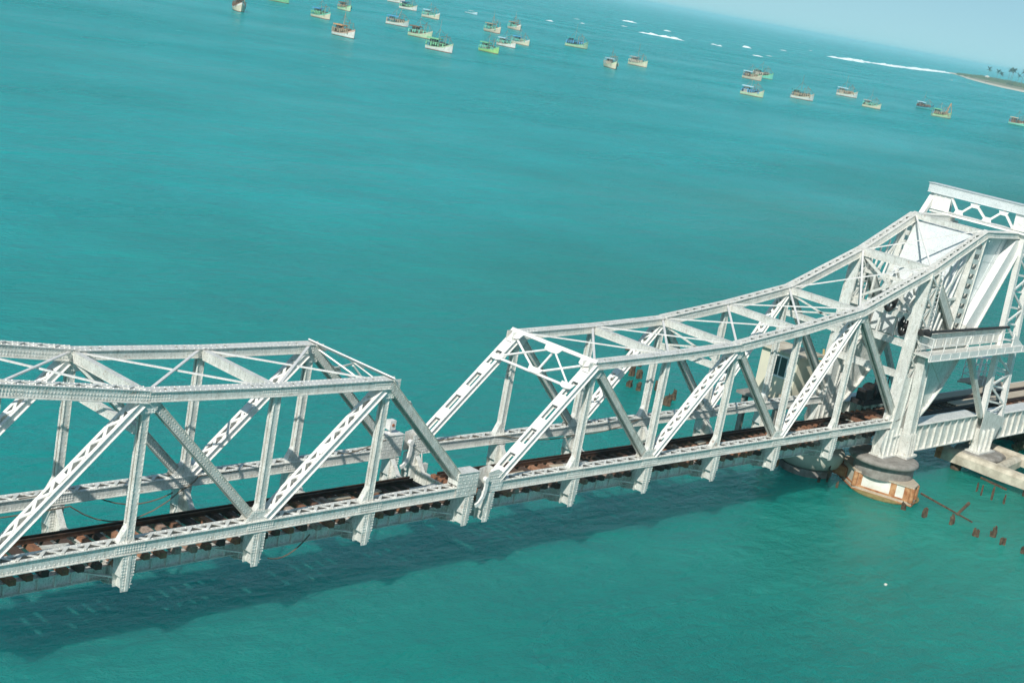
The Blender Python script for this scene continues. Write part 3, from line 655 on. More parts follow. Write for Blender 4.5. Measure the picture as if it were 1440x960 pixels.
for k in range(30):
    for yy in (y0 + 0.1, y1 - 0.1, (y0 + y1) / 2): mb.rivet((41.3 + k * 0.165, yy, ZW + 11.352 - k * 0.0017), (0, 0, 1))
    t_ = k / 30; p = V((41.2, y0, ZW + 11.35)).lerp(V((38.9, y0, ZW + 6.6)), t_); q = V((46.25, y0, ZW + 11.3)).lerp(V((42.9, y0, ZW + 5.9)), t_)
    mb.rivet(p + V((0.12, -0.001, 0)), (0, -1, 0)); mb.rivet(p.lerp(q, 0.36) + V((0, -0.001, 0)), (0, -1, 0)); mb.rivet(p.lerp(q, 0.69) + V((0, -0.001, 0)), (0, -1, 0))
mb.build('counterweight', CWP, right_leaf)
# struts and rods between the trusses over the heel
cross_strut(TR[6].x, TR[6].z, 0.18, 0.22).build('cross_strut', SILVER, right_leaf)
cross_strut(TR[7].x - 0.1, TR[7].z + 0.05, 0.12, 0.15).build('cross_strut', SILVER, right_leaf)
for a, c in ((5, 6), (6, 7)):
    rods([(V((TR[a].x + 0.2, YN + 0.2, TR[a].z + 0.1)), V((TR[c].x - 0.2, YF - 0.2, TR[c].z + 0.1)))]).build('bracing_rod', WHITE, right_leaf)
    rods([(V((TR[a].x + 0.2, YF - 0.2, TR[a].z + 0.16)), V((TR[c].x - 0.2, YN + 0.2, TR[c].z + 0.16)))]).build('bracing_rod', WHITE, right_leaf)
for zz, xx in ((6.35, 35.75), (4.75, 35.65), (2.9, 35.5)): cross_strut(xx, ZW + zz, 0.15, 0.17).build('cross_strut', SILVER, right_leaf)
mb = MB()
for a, b_ in (((35.85, YN + 0.3, ZW + 9.1), (35.75, YF - 0.3, ZW + 6.5)), ((35.85, YF - 0.3, ZW + 9.1), (35.75, YN + 0.3, ZW + 6.5))): mb.bar(a, b_, 0.16, 0.1, (1, 0, 0))
for yy in (1.5, 2.4, 3.4): mb.bar((36.3, yy, ZW + 6.4), (37.6, yy, ZW + 8.6), 0.14, 0.14); mb.bar((37.6, yy, ZW + 8.6), (38.9, yy, ZW + 6.8), 0.12, 0.12)
for yy in (1.9, 3.0, 4.0): mb.bar((36.1, yy, ZW + 4.7), (36.2, yy, ZW + 8.2), 0.12, 0.16)
mb.bar((36.3, YN + .3, ZW + 8.2), (36.3, YF - .3, ZW + 8.2), 0.2, 0.2)
mb.build('machinery_frame', SILVER, right_leaf)
for yy in (YN, YF):                                  # stays, ladder and pipes about the heel posts
    mb = MB()
    for k in range(14): mb.bar((36.55, yy - 0.24, ZW + 5.6 + k * 0.27), (36.95, yy - 0.24, ZW + 5.6 + k * 0.27), 0.035, 0.035)
    for xx in (36.55, 36.95): mb.bar((xx, yy - 0.24, ZW + 5.4), (xx, yy - 0.24, ZW + 9.4), 0.05, 0.05)
    mb.build('ladder', WHITE, right_leaf)
    mb = MB(); mb.bar((28.95, yy, ZW + 6.9), (35.3, yy, ZW + 4.6), 0.10, 0.10) if False else None
    for k in range(3): mb.tube((37.3 + k * 0.5, yy + 0.1, ZW + 4.9), (38.3 + k * 0.9, yy + 0.1, ZW + 9.6 + k * 0.4), 0.07, 6)
    mb.bar((37.0, yy + 0.1, ZW + 7.4), (40.3, yy + 0.1, ZW + 7.6), 0.14, 0.16); mb.bar((36.2, yy + 0.1, ZW + 5.2), (39.9, yy + 0.1, ZW + 9.9), 0.13, 0.16)
    mb.build('heel_stay', SILVER, right_leaf)
wn_ = thing('winch', 'dark greased winch on the girder deck in the shade below the heel machinery', 'winch', (39.6, 4.2, ZW - 0.4))
mb = MB(); mb.box(38.4, 41.0, 3.9, 4.9, ZW - 0.42, ZW - 0.1); mb.box(38.6, 39.4, 4.0, 4.7, ZW - 0.099, ZW + 0.55); mb.build('base', DARK, wn_)
mb = MB(); mb.tube((39.6, 4.4, ZW + 0.35), (40.8, 4.4, ZW + 0.35), 0.36, 14); mb.tube((39.55, 4.4, ZW + 0.35), (39.62, 4.4, ZW + 0.35), 0.55, 16); mb.tube((40.78, 4.4, ZW + 0.35), (40.85, 4.4, ZW + 0.35), 0.55, 16); mb.build('drum', DARK, wn_)
mb = MB()
for p, q in (((41.0, 4.0, -0.1), (41.0, 4.0, 1.3)), ((41.0, 4.9, -0.1), (41.0, 4.9, 1.3)), ((41.0, 4.0, 1.3), (41.0, 4.9, 1.3)), ((41.0, 4.0, 0.6), (41.0, 4.9, 0.6))): mb.tube(V(p) + V((0, 0, ZW)), V(q) + V((0, 0, ZW)), 0.04, 6)
mb.build('guard_rail', DARK, wn_)

# ------------------------------------------------------------------ gear wheels on the heel frame
def gear(name, c, r, label, ax=(0, 1, 0)):
    mb = MB(); c = V(c); n_ = 20; root = thing(name, label, 'gear wheel', c, 'gear wheels of the lifting machinery')
    pts = [c + V((math.cos(2 * math.pi * k / n_) * r, 0, math.sin(2 * math.pi * k / n_) * r)) for k in range(n_ + 1)]
    for p, q in zip(pts[:-1], pts[1:]): mb.bar(p, q, 0.16, 0.13, (p - c))
    for k in range(40):
        a = 2 * math.pi * k / 40; p = c + V((math.cos(a) * (r + 0.06), 0, math.sin(a) * (r + 0.06))); q = c + V((math.cos(a) * (r + 0.13), 0, math.sin(a) * (r + 0.13))); mb.bar(p, q, 0.14, 0.06, (0, 1, 0))
    mb.build('toothed_rim', DARK, root)
    mb = MB()
    for k in range(6): a = 2 * math.pi * k / 6 + 0.3; mb.bar(c, c + V((math.cos(a) * r, 0, math.sin(a) * r)), 0.09, 0.07, (0, 1, 0))
    mb.build('spokes', DARK, root)
    mb = MB(); mb.tube(c + V((0, -0.35, 0)), c + V((0, 0.35, 0)), 0.17, 12); mb.build('hub', DARK, root)
gear('gear_wheel', (35.1, 2.0, ZW + 7.15), 0.62, 'larger dark gear wheel behind the sagging top chord, left of the heel post')
gear('gear_wheel', (35.85, 1.2, ZW + 5.75), 0.5, 'smaller dark gear wheel lower down, half hidden by the heel post')

# ------------------------------------------------------------------ walkway with operating strut
wk = thing('walkway', 'white steel service walkway with thin railings below the counterweight', 'walkway', (36.5, -0.6, ZW - 2.0))
mb = MB(); mb.box(35.3, 47.8, -1.12, -0.12, ZW + 4.42, ZW + 4.5); mb.build('deck', SILVER, wk)
mb = MB(); mb.box(35.3, 47.9, -1.18, -1.13, ZW + 4.22, ZW + 4.62); mb.box(35.3, 47.9, -1.22, -1.181, ZW + 4.2, ZW + 4.24)
mb.prism([(46.0, -1.125, ZW + 4.5), (47.9, -1.125, ZW + 4.5), (46.0, -1.125, ZW + 5.5)], (0, 0.03, 0))
for k in range(11): mb.box(35.5 + k * 1.2, 35.55 + k * 1.2, -1.2, -1.181, ZW + 4.25, ZW + 4.6)
mb.build('edge_beam', WHITE, wk)
mb = MB(); mb.box(35.6, 46.6, -0.14, -0.10, ZW + 4.62, ZW + 5.5); mb.box(35.6, 46.6, -0.2, -0.04, ZW + 5.5, ZW + 5.54)
for k in range(12): mb.box(35.8 + k * 0.95, 35.85 + k * 0.95, -0.17, -0.141, ZW + 4.65, ZW + 5.49)
mb.build('back_girder', SILVER, wk)
mb = MB()
for k in range(8): mb.tube((35.4 + k * 1.52, -1.14, ZW + 4.62), (35.4 + k * 1.52, -1.14, ZW + 5.62), 0.028, 6)
for zz in (5.12, 5.6): mb.tube((35.4, -1.14, ZW + zz), (46.1, -1.14, ZW + zz), 0.024, 6)
for zz in (5.12, 5.6): mb.tube((35.4, -1.14, ZW + zz), (35.4, -0.16, ZW + zz), 0.024, 6)
mb.build('railing', WHITE, wk)
mb = MB()
f = Fr((36.75, -0.42, ZW - 2.0), (36.2, -0.42, ZW + 4.4), SIDE)
f.box(mb, 0.0, None, -0.2, 0.2, -0.28, 0.28)
for n_ in (-0.32, 0.32): f.box(mb, 0.3, f.L - 0.2, -0.26, 0.26, n_ - 0.02, n_ + 0.02)
f.box(mb, 0, 0.12, -0.5, 0.45, -0.6, 0.6)
for n_ in (-0.4, -0.1, 0.2): f.box(mb, 0.121, 1.5, -0.42, 0.3, n_, n_ + 0.05)
f.riv(mb, 1.5, f.L - 0.3, -0.201, 0.2, '-s', 0.2); f.riv(mb, 1.5, f.L - 0.3, -0.201, -0.2, '-s', 0.2)
mb.build('support_column', SILVER, wk)
mb = MB(); mb.tube((36.0, -0.3, ZW + 5.75), (46.8, -0.3, ZW + 5.65), 0.09, 10); mb.tube((35.2, -0.3, ZW + 5.75), (36.1, -0.3, ZW + 5.75), 0.2, 10); mb.tube((35.6, -0.75, ZW + 5.75), (35.6, 0.0, ZW + 5.75), 0.16, 10)
mb.build('operating_strut', DARK, wk)

# ------------------------------------------------------------------ fixed tower behind the counterweight
tw = thing('lift_tower', 'white lattice portal tower at the right edge, behind the counterweight', 'tower', (47.8, YC, ZW - 2.9))
for y in (-0.15, 6.2):
    mb = MB()
    f1 = Fr((46.55, y, ZW - 0.4), (45.75, y, ZW + 13.3), SIDE); f2 = Fr((49.35, y, ZW - 0.9), (47.3, y, ZW + 13.3), SIDE)
    for f in (f1, f2):
        f.box(mb, 0, None, -0.17, -0.14, -0.17, 0.17); f.box(mb, 0, None, 0.14, 0.17, -0.17, 0.17); f.box(mb, 0, None, -0.139, 0.139, 0.13, 0.17); f.box(mb, 0, None, -0.139, 0.139, -0.17, -0.13)
        f.riv(mb, 0.1, f.L - 0.1, -0.171, 0.1, '-s', 0.25)
    mb.build('leg', WHITE if y < 1 else SILVER, tw)
    mb = MB(); k = 0; nseg = 13
    for k in range(nseg):
        a, b_ = (k / nseg), ((k + 1) / nseg)
        p = f1.pt(a * f1.L, -0.1, 0) if k % 2 == 0 else f2.pt(a * f2.L, -0.1, 0); q = f2.pt(b_ * f2.L, -0.1, 0) if k % 2 == 0 else f1.pt(b_ * f1.L, -0.1, 0)
        mb.bar(p, q, 0.13, 0.09, (0, 1, 0))
        mb.bar(f1.pt(a * f1.L, 0.1, 0), f2.pt(a * f2.L, 0.1, 0), 0.12, 0.09, (0, 1, 0))
    mb.build('lacing', WHITE, tw)
    mb = MB()                                         # foot
    for yy in (y - 0.25, y + 0.22):
        mb.prism([(46.3, yy, ZW + 0.1), (49.6, yy, ZW - 0.7), (49.1, yy, ZW - 1.4), (48.2, yy, ZW - 2.8), (46.7, yy, ZW - 2.8), (46.3, yy, ZW - 1.2)], (0, 0.03, 0))
    for xx in (46.75, 47.4, 48.1): mb.box(xx, xx + 0.06, y - 0.4, y + 0.4, ZW - 2.8, ZW - 1.3)
    mb.box(46.4, 48.6, y - 0.55, y + 0.55, ZW - 2.9, ZW - 2.801)
    mb.build('foot', SILVER, tw)
    mb = MB(); mb.bar((42.4, y, ZW + 4.2), (46.3, y, ZW - 0.4), 0.3, 0.32, (0, 1, 0)); mb.build('knee_brace', GREY, tw)
mb = MB(); xb = 45.6
mb.box(xb - 0.3, xb + 0.35, -0.75, 6.75, ZW + 12.95, ZW + 13.5); mb.box(xb - 0.38, xb + 0.43, -0.8, 6.8, ZW + 13.501, ZW + 13.53); mb.box(xb - 0.36, xb + 0.41, -0.75, 6.75, ZW + 12.91, ZW + 12.949)
for k in range(44): mb.rivet((xb - 0.301, -0.6 + k * 0.165, ZW + 13.4), (-1, 0, 0), 0.03, 0.03); mb.rivet((xb - 0.301, -0.6 + k * 0.165, ZW + 13.05), (-1, 0, 0), 0.03, 0.03)
mb.build('portal_beam', CWP, tw)
mb = MB(); mb.box(xb - 0.2, xb + 0.25, -0.4, 6.4, ZW + 11.68, ZW + 11.88); mb.box(xb - 0.28, xb + 0.33, -0.4, 6.4, ZW + 11.881, ZW + 11.905)
mb.build('lower_beam', WHITE, tw)
mb = MB(); zt, zb = ZW + 12.86, ZW + 11.95
ys = [5.0, 4.3, 3.3, 2.3, 1.3, 0.5]
for k in range(len(ys) - 1):
    p, q = V((xb - 0.2, ys[k], zt if k % 2 == 0 else zb)), V((xb - 0.2, ys[k + 1], zb if k % 2 == 0 else zt)); mb.bar(p, q, 0.13, 0.13, (1, 0, 0))
for yy, zz in ((4.3, zb), (3.3, zt), (2.3, zb), (1.3, zt)): mb.prism([(xb - 0.27, yy - 0.35, zz - 0.02), (xb - 0.27, yy + 0.35, zz - 0.02), (xb - 0.27, yy + 0.2, zz + (0.28 if zz == zb else -0.28)), (xb - 0.27, yy - 0.2, zz + (0.28 if zz == zb else -0.28))], (0.02, 0, 0))
mb.build('portal_bracing', WHITE, tw)
mb = MB(); mb.box(xb - 0.2, xb - 0.15, 5.05, 6.35, ZW + 11.91, ZW + 12.9); mb.build('end_panel', WHITE, tw); mb = MB(); mb.box(xb - 0.2, xb - 0.15, -0.35, 0.5, ZW + 11.91, ZW + 12.9); mb.build('end_panel', WHITE, tw); mb = MB()
for yy in (5.4, 5.8, 6.1): mb.box(xb - 0.26, xb - 0.201, yy, yy + 0.07, ZW + 11.91, ZW + 12.9)
mb.bar((xb + 0.6, 6.5, ZW + 13.4), (44.5, 6.45, ZW + 11.3), 0.34, 0.3); mb.build('raking_strut', WHITE, tw)

# ------------------------------------------------------------------ track girders, approach girders
def plate_girder(name, label, x0, x1, y, zt, zb, m=SILVER, inner=1.1):
    g = thing(name, label, 'girder', ((x0 + x1) / 2, y, ZW + zb), 'plate girders that carry the railway behind the drawbridge')
    mb = MB(); mb.box(x0, x1, y + 0.1, y + 0.14, ZW + zb + 0.05, ZW + zt - 0.05); mb.box(x0, x1, y + inner - 0.14, y + inner - 0.1, ZW + zb + 0.05, ZW + zt - 0.05)
    n_ = int((x1 - x0) / 0.95); 
    mb.build('web', m, g)
    mb = MB(); mb.box(x0, x1, y - 0.08, y + inner, ZW + zt - 0.049, ZW + zt); mb.box(x0, x1, y - 0.06, y + inner, ZW + zb, ZW + zb + 0.049)
    n2 = int((x1 - x0) / 0.14)
    for k in range(n2): mb.rivet((x0 + 0.07 + k * 0.14, y + 0.01, ZW + zt), (0, 0, 1))
    mb.build('flange', m, g)
    for k in range(n_ + 1):
        x = x0 + 0.2 + (x1 - x0 - 0.4) * k / n_
        mb = MB(); mb.box(x - 0.015, x + 0.015, y - 0.03, y + 0.099, ZW + zb + 0.05, ZW + zt - 0.05); mb.box(x - 0.06, x + 0.06, y - 0.045, y - 0.031, ZW + zb + 0.05, ZW + zt - 0.05)
        mb.build('stiffener', SILVER, g)
plate_girder('track_girder', 'near ribbed plate girder between the heel post and the tower foot', 37.0, 46.5, 0.0, -0.35, -2.05)
plate_girder('track_girder', 'far ribbed plate girder in shadow behind the heel of the right span', 35.9, 46.5, W + 0.25, -0.45, -2.05)
plate_girder('approach_girder', 'near ribbed plate girder running out of the right edge beyond the tower', 48.9, 72.0, 0.0, -0.55, -2.3)
plate_girder('approach_girder', 'far plate girder under the dark track at the right edge', 46.9, 74.0, W - 0.5, -1.0, -2.3)
tk = thing('railway_track', 'dark railway track on orange-brown sleepers running out at the right edge', 'railway track', (55, YC, ZW - 0.94))
track(tk, 36.4, 74.0, lambda x: ZW - 0.1, 0.66, SLEEPER, (1.15, 4.3))
mb = MB(); mb.box(37.0, 46.4, 1.11, 1.6, ZW - 0.665, ZW - 0.62); mb.box(48.0, 74.0, YC - 0.45, YC + 0.45, ZW - 0.668, ZW - 0.61); mb.box(46.0, 74.0, 3.75, 4.55, ZW - 0.668, ZW - 0.6)
mb.build('plank_walk', PLANK, tk)

# signal platform beyond the track
sp = thing('platform', 'bleached plank platform with thin railing beyond the track at the right edge', 'platform', (58.5, 5.7, ZW - 4.6))
mb = MB(); mb.box(56.7, 60.3, 4.75, 6.75, ZW - 0.82, ZW - 0.68); mb.prism([(56.69, 5.9, ZW - 0.82), (56.69, 6.6, ZW - 0.82), (55.9, 6.5, ZW - 0.82)], (0, 0, 0.13)); mb.build('deck', PLANK, sp)
mb = MB()
for k in range(3): mb.tube((56.8, 5.0 + k * 0.83, ZW - 0.68), (56.8, 5.0 + k * 0.83, ZW + 0.75), 0.04, 6); mb.tube((60.2, 5.0 + k * 0.83, ZW - 0.68), (60.2, 5.0 + k * 0.83, ZW + 0.75), 0.04, 6)
mb.tube((58.5, 6.66, ZW - 0.68), (58.5, 6.66, ZW + 0.75), 0.04, 6)
for zz in (-0.25, 0.25, 0.73): mb.path([(56.8, 5.0, ZW + zz), (56.8, 6.66, ZW + zz), (60.2, 6.66, ZW + zz), (60.2, 5.0, ZW + zz)], 0.03, 6)
mb.build('railing', SILVER, sp)
for a, b_ in ((57.2, 5.2), (59.8, 5.2)):
    mb = MB(); mb.box(a - 0.2, a + 0.2, b_ - 0.2, b_ + 0.2, ZW - 4.6, ZW - 0.95); mb.bar((a, 4.8, ZW - 0.9), (a, 6.7, ZW - 0.9), 0.2, 0.14); mb.build('support', DARK, sp)
mb = MB(); mb.box(58.0, 58.15, 6.0, 6.15, ZW - 0.68, ZW + 1.0); mb.bar((57.3, 6.35, ZW + 1.06), (58.9, 5.6, ZW + 1.06), 0.3, 0.1); mb.build('lamp_arm', WHITE, sp)

# ------------------------------------------------------------------ control cabin
cb = thing('control_cabin', 'small cream control cabin with white-framed window behind the far truss', 'cabin', (35.6, 8.0, ZW - 0.8))
cx0, cx1, cy0, cy1 = 34.0, 36.1, 6.55, 9.3
mb = MB(); mb.box(cx0, cx1, cy0, cy1, ZW - 0.8, ZW + 2.2); mb.build('wall', CREAM, cb)
mb = MB(); mb.box(cx0 - 0.3, cx1 + 0.3, cy0 - 0.3, cy1 + 0.3, ZW + 2.2, ZW + 2.34); mb.build('roof', CONC, cb)
mb = MB(); ww = (7.3, 8.3, 0.7, 1.9)
mb.box(cx0 - 0.05, cx0 - 0.002, ww[0] - 0.12, ww[0], ZW + ww[2] - 0.12, ZW + ww[3] + 0.12); mb.box(cx0 - 0.05, cx0 - 0.002, ww[1], ww[1] + 0.12, ZW + ww[2] - 0.12, ZW + ww[3] + 0.12)
mb.box(cx0 - 0.05, cx0 - 0.002, ww[0], ww[1], ZW + ww[3], ZW + ww[3] + 0.12); mb.box(cx0 - 0.08, cx0 - 0.002, ww[0], ww[1], ZW + ww[2] - 0.12, ZW + ww[2]); mb.box(cx0 - 0.045, cx0 - 0.002, 7.77, 7.83, ZW + ww[2], ZW + ww[3])
wn = mb.build('window', WHITE, cb)
mb = MB(); mb.box(cx0 - 0.02, cx0 - 0.003, ww[0], ww[1], ZW + ww[2], ZW + ww[3]); mb.build('pane', GLASS, wn)
mb = MB(); mb.box(cx0 - 1.1, cx1 + 1.8, cy0 - 0.35, cy1 + 0.5, ZW - 0.98, ZW - 0.8); mb.box(33.2, 33.5, 6.8, 7.1, ZW - 4.4, ZW - 0.98); mb.box(37.2, 37.5, 6.8, 7.1, ZW - 4.4, ZW - 0.98); mb.box(33.2, 33.5, 9.2, 9.5, ZW - 4.4, ZW - 0.98)
mb.build('base_slab', CONCD, cb)
mb = MB()
for k in range(5): mb.bar((37.0 + k * 0.02, 6.9 + k * 0.12, ZW + 0.9 + k * 0.24), (38.0 + k * 0.02, 6.8 + k * 0.12, ZW + 0.86 + k * 0.24), 0.3, 0.06)
mb.bar((37.0, 6.85, ZW - 0.8), (37.1, 7.5, ZW + 2.3), 0.1, 0.1); mb.bar((38.0, 6.75, ZW - 0.8), (38.1, 7.4, ZW + 2.3), 0.1, 0.1)
o = recentre(mb.build('step_ladder', YELLOW)); tag(o, 'yellowed timber steps leaning beside the cream control cabin', 'ladder')
mb = MB(); mb.prism([(33.0, 6.4, ZW - 0.8), (33.6, 6.5, ZW - 0.8), (33.5, 6.9, ZW - 0.8), (33.1, 7.0, ZW - 0.8)], (0.1, 0.05, 0.55)); mb.prism([(33.1, 6.5, ZW - 0.25), (33.7, 6.6, ZW - 0.3), (33.6, 6.9, ZW - 0.25)], (0.05, 0.1, 0.25))
o = recentre(mb.build('cement_sack', PLANK)); tag(o, 'tan sack lying at the foot of the cream control cabin', 'sack')

# ------------------------------------------------------------------ piers
def octagon(cx, cy, hx, hy, cut):
    return [(cx - hx, cy - hy + cut), (cx - hx + cut * 0.8, cy - hy), (cx + hx - cut * 0.8, cy - hy), (cx + hx, cy - hy + cut), (cx + hx, cy + hy - cut), (cx + hx - cut * 0.8, cy + hy), (cx - hx + cut * 0.8, cy + hy), (cx - hx, cy + hy - cut)]
PLAN = [(33.85, 0.85), (34.75, -2.45), (35.75, -2.15), (37.9, 0.3), (37.2, 2.7), (35.3, 2.75)]
def plan(e):
    return [(35.75 + (a - 35.75) * (1 + e), 0.2 + (b_ - 0.2) * (1 + e)) for a, b_ in PLAN]
def oct_prism(mb, e, z0, z1):
    q = plan(e); mb.prism([(a, b_, z0) for a, b_ in q], (0, 0, z1 - z0))
pc = (35.75, 0.0)
pr = thing('bridge_pier', 'round-capped pier with white panels in a rusty orange frame', 'bridge pier', (pc[0], pc[1], 0))
mb = MB(); mb.lathe([(1.7, -0.40), (2.0, -0.34), (2.12, -0.22), (2.06, -0.06), (1.88, 0.0)], (pc[0] - 0.3, pc[1] + 0.2, ZW - 2.05), 48); mb.build('cap', CONCD, pr, True)
mb = MB(); mb.lathe([(1.8, 0.0), (1.78, 0.8)], (pc[0] - 0.15, pc[1] + 0.15, ZW - 3.2), 40); mb.build('neck', CONCD, pr)
mb = MB(); oct_prism(mb, 0.0, ZW - 4.02, ZW - 3.16); mb.build('panel', CWHITE, pr)
mb = MB(); oct_prism(mb, 0.05, ZW - 3.159, ZW - 3.07); oct_prism(mb, 0.055, ZW - 4.15, ZW - 4.021); mb.build('rim', PLANK, pr)
mb = MB(); pts = plan(0.012)
for a, b_ in pts: mb.lathe([(0.16, ZW - 4.019), (0.16, ZW - 3.161)], (a, b_, 0), 10)
for (a, b_), (c, d_) in ((pts[0], pts[1]), (pts[5], pts[0])):
    for t0, t1 in (((0.05, 0.12), (0.62, 0.72), (0.86, 0.98)) if a < 34.5 else ((0.05, 0.12),)):
        p, q = V((a + (c - a) * t0, b_ + (d_ - b_) * t0, ZW - 3.58)), V((a + (c - a) * t1, b_ + (d_ - b_) * t1, ZW - 3.58)); mb.bar(p, q, 0.05, 0.85)
    mb.bar((a, b_, ZW - 3.97), (c, d_, ZW - 3.97), 0.055, 0.10)
oct_prism(mb, 0.075, ZW - 4.22, ZW - 4.151)
mb.build('rusty_frame', RUST, pr)
mb = MB(); mb.lathe([(2.0, -0.4), (2.15, 0.06), (1.9, 0.14)], (pc[0] - 0.1, pc[1] - 0.2, 0), 24); mb.build('footing', FOOT, pr)
fp = (33.9, 4.35)
pf = thing('bridge_pier', 'round greenish concrete pier in shadow under the far truss', 'bridge pier', (fp[0], fp[1], 0))
mb = MB(); mb.lathe([(1.5, -0.95), (1.9, -0.75), (2.1, -0.35), (2.15, 0.0), (2.1, 0.2), (1.9, 0.28)], (fp[0], fp[1], ZW - 2.9), 48); mb.build('cap', CONCG, pf, True)
mb = MB(); mb.lathe([(1.6, -0.4), (1.65, 0.45)], (fp[0], fp[1], 0), 32); mb.build('shaft', CONCD, pf)
mb = MB(); mb.lathe([(1.5, -0.55), (1.55, 0.0)], (fp[0] + 1.4, fp[1] + 0.77, ZW - 2.05), 32); mb.build('bearing_block', CONCD, pf)
mb = MB(); mb.box(fp[0] + 0.6, fp[0] + 2.2, 1.9, 3.0, 0.3, 0.9); mb.box(fp[0] - 2.6, fp[0] - 1.8, fp[1] + 0.8, fp[1] + 1.6, 0.1, 1.6); mb.build('rusty_bracing', RUST, pf)

# concrete beam frame under the tower
fr = thing('fender_frame', 'long weathered concrete beams of the pier frame at the right edge', 'concrete frame', (48, -2, 0))
def round_beam(p, q, w, h, m, name):
    mb = MB(); f = Fr(p, q); prof = [(-w, -h), (-w, h * 0.35), (-w * 0.62, h * 0.85), (0, h), (w * 0.62, h * 0.85), (w, h * 0.35), (w, -h)]
    k = len(prof); segs = 9; vs = []; fs = []
    for i in range(segs + 1):
        for s_, n_ in prof: vs.append(f.pt(f.L * i / segs, s_ * (1 + 0.05 * math.sin(i * 2.1 + s_)), n_ * (1 + 0.04 * math.cos(i * 1.7))))
    for i in range(segs):
        for j in range(k): fs.append((i * k + j, i * k + (j + 1) % k, (i + 1) * k + (j + 1) % k, (i + 1) * k + j))
    fs += [tuple(range(k)), tuple(range((segs + 1) * k - 1, segs * k - 1, -1))]
    mb.add(vs, fs); return mb.build(name, m, fr)
round_beam((46.2, 1.9, ZW - 3.38), (46.1, -9.0, ZW - 3.42), 0.52, 0.42, CONC, 'beam')
round_beam((51.5, 2.6, ZW - 3.42), (50.6, -9.0, ZW - 3.42), 0.38, 0.36, CONC, 'beam')
round_beam((46.7, -2.0, ZW - 3.45), (50.5, -1.5, ZW - 3.45), 0.34, 0.34, CONC, 'beam')
round_beam((46.5, 0.2, ZW - 3.62), (51.0, 0.3, ZW - 3.62), 0.9, 0.28, CONCD, 'beam')
mb = MB(); mb.box(45.62, 46.78, 1.5, 1.93, ZW - 3.82, ZW - 3.05); mb.build('rusty_end_cap', RUST, fr)
mb = MB(); mb.lathe([(1.25, -0.42), (1.5, -0.35), (1.58, -0.2), (1.5, -0.04), (1.35, 0.0)], (47.6, -0.1, ZW - 2.9), 40); mb.build('cap', CONCD, fr, True)
for a, b_ in ((46.2, -4.6), (46.3, 0.6), (50.7, -4.5), (50.9, 1.2)):
    mb = MB(); mb.tube((a, b_, -0.6), (a, b_, ZW - 3.75), 0.36, 14); mb.build('pile', PILE, fr, True)

# rubble
def rock(mb, c, r, sq=0.6):
    n1, n2 = 7, 10; ph = random.random() * 6; vs = [(c[0], c[1], c[2] - r * sq)]
    for i in range(1, n1):
        for j in range(n2):
            a, b_ = math.pi * i / n1, 2 * math.pi * j / n2; rr = r * (1 + 0.25 * math.sin(3 * b_ + ph + i) + random.uniform(-0.14, 0.14))
            vs.append((c[0] + rr * math.sin(a) * math.cos(b_), c[1] + rr * math.sin(a) * math.sin(b_), c[2] - rr * math.cos(a) * sq))
    vs.append((c[0], c[1], c[2] + r * sq)); fs = []
    for j in range(n2): fs.append((0, 1 + (j + 1) % n2, 1 + j)); fs.append((len(vs) - 1, 1 + (n1 - 2) * n2 + j, 1 + (n1 - 2) * n2 + (j + 1) % n2))
    for i in range(n1 - 2):
        for j in range(n2): fs.append((1 + i * n2 + j, 1 + i * n2 + (j + 1) % n2, 1 + (i + 1) * n2 + (j + 1) % n2, 1 + (i + 1) * n2 + j))
    mb.add(vs, fs)
mb = MB()
for k in range(150):
    a = random.random(); rock(mb, (58.0 + random.uniform(-1.6, 9), 2.0 + random.uniform(-2.0, 2.6), random.uniform(-0.15, 0.35) + 0.5 * (1 - abs(a - 0.5))), random.uniform(0.25, 0.6))
o = mb.build('rubble', ROCK); o['kind'] = 'stuff'; o['label'] = 'weedy brown rubble heaped in the water under the approach girder'; o['category'] = 'rubble'

# ------------------------------------------------------------------ old pile stumps, fallen spar
def stump(x, y, h, label, group, w=0.2, n_=3):
    w *= 0.6; h *= 0.8
    mb = MB()
    for k in range(n_):
        a = random.random() * 6.28; d = w * random.uniform(0.3, 1.1) if n_ > 1 else 0
        px, py = x + d * math.cos(a), y + d * math.sin(a); hh = h * random.uniform(0.55, 1.0); ln = random.uniform(-0.12, 0.12)
        zs = [-0.5, hh * 0.3, hh * 0.65, hh]; r0 = w * random.uniform(0.5, 0.8); pts = []; nn_ = 7
        vs = []; fs = []
        for i, z in enumerate(zs):
            for j in range(nn_):
                b_ = 2 * math.pi * j / nn_; rr = r0 * (1 - 0.03 * i) * random.uniform(0.75, 1.25)
                vs.append((px + ln * z + rr * math.cos(b_), py + ln * z * 0.5 + rr * math.sin(b_), z + (random.uniform(-0.16, 0.16) if i == 3 else 0)))
        for i in range(3):
            for j in range(nn_): fs.append((i * nn_ + j, i * nn_ + (j + 1) % nn_, (i + 1) * nn_ + (j + 1) % nn_, (i + 1) * nn_ + j))
        fs.append(tuple(range(3 * nn_, 4 * nn_))); mb.add(vs, fs)
    o = recentre(mb.build('pile_stump', PILE)); tag(o, label, 'pile stump', group); return o
G1 = 'old pile stumps in the green water right of the pier'
near = [(33.97, -2.59, 0.6, 'brown pile stump closest to the weedy foot of the panelled pier'), (34.07, -3.91, 0.75, 'dark double pile stump right of the panelled pier, above the other stumps'),
        (34.81, -5.32, 0.8, 'dark thick pile stump under the branch of the fallen spar'), (34.36, -7.06, 0.45, 'pale low pile stump right of the spar tip, shortest of its row'),
        (35.53, -7.49, 0.7, 'brown triple pile stump at the middle of the row right of the spar'), (34.8, -8.48, 0.5, 'small brown pile stump, last whole one of the row at right'),
        (34.68, -9.89, 0.5, 'pile stump cut by the right edge of the photo')]
for x, y, h, l in near: stump(x, y, h, l, G1, 0.24)
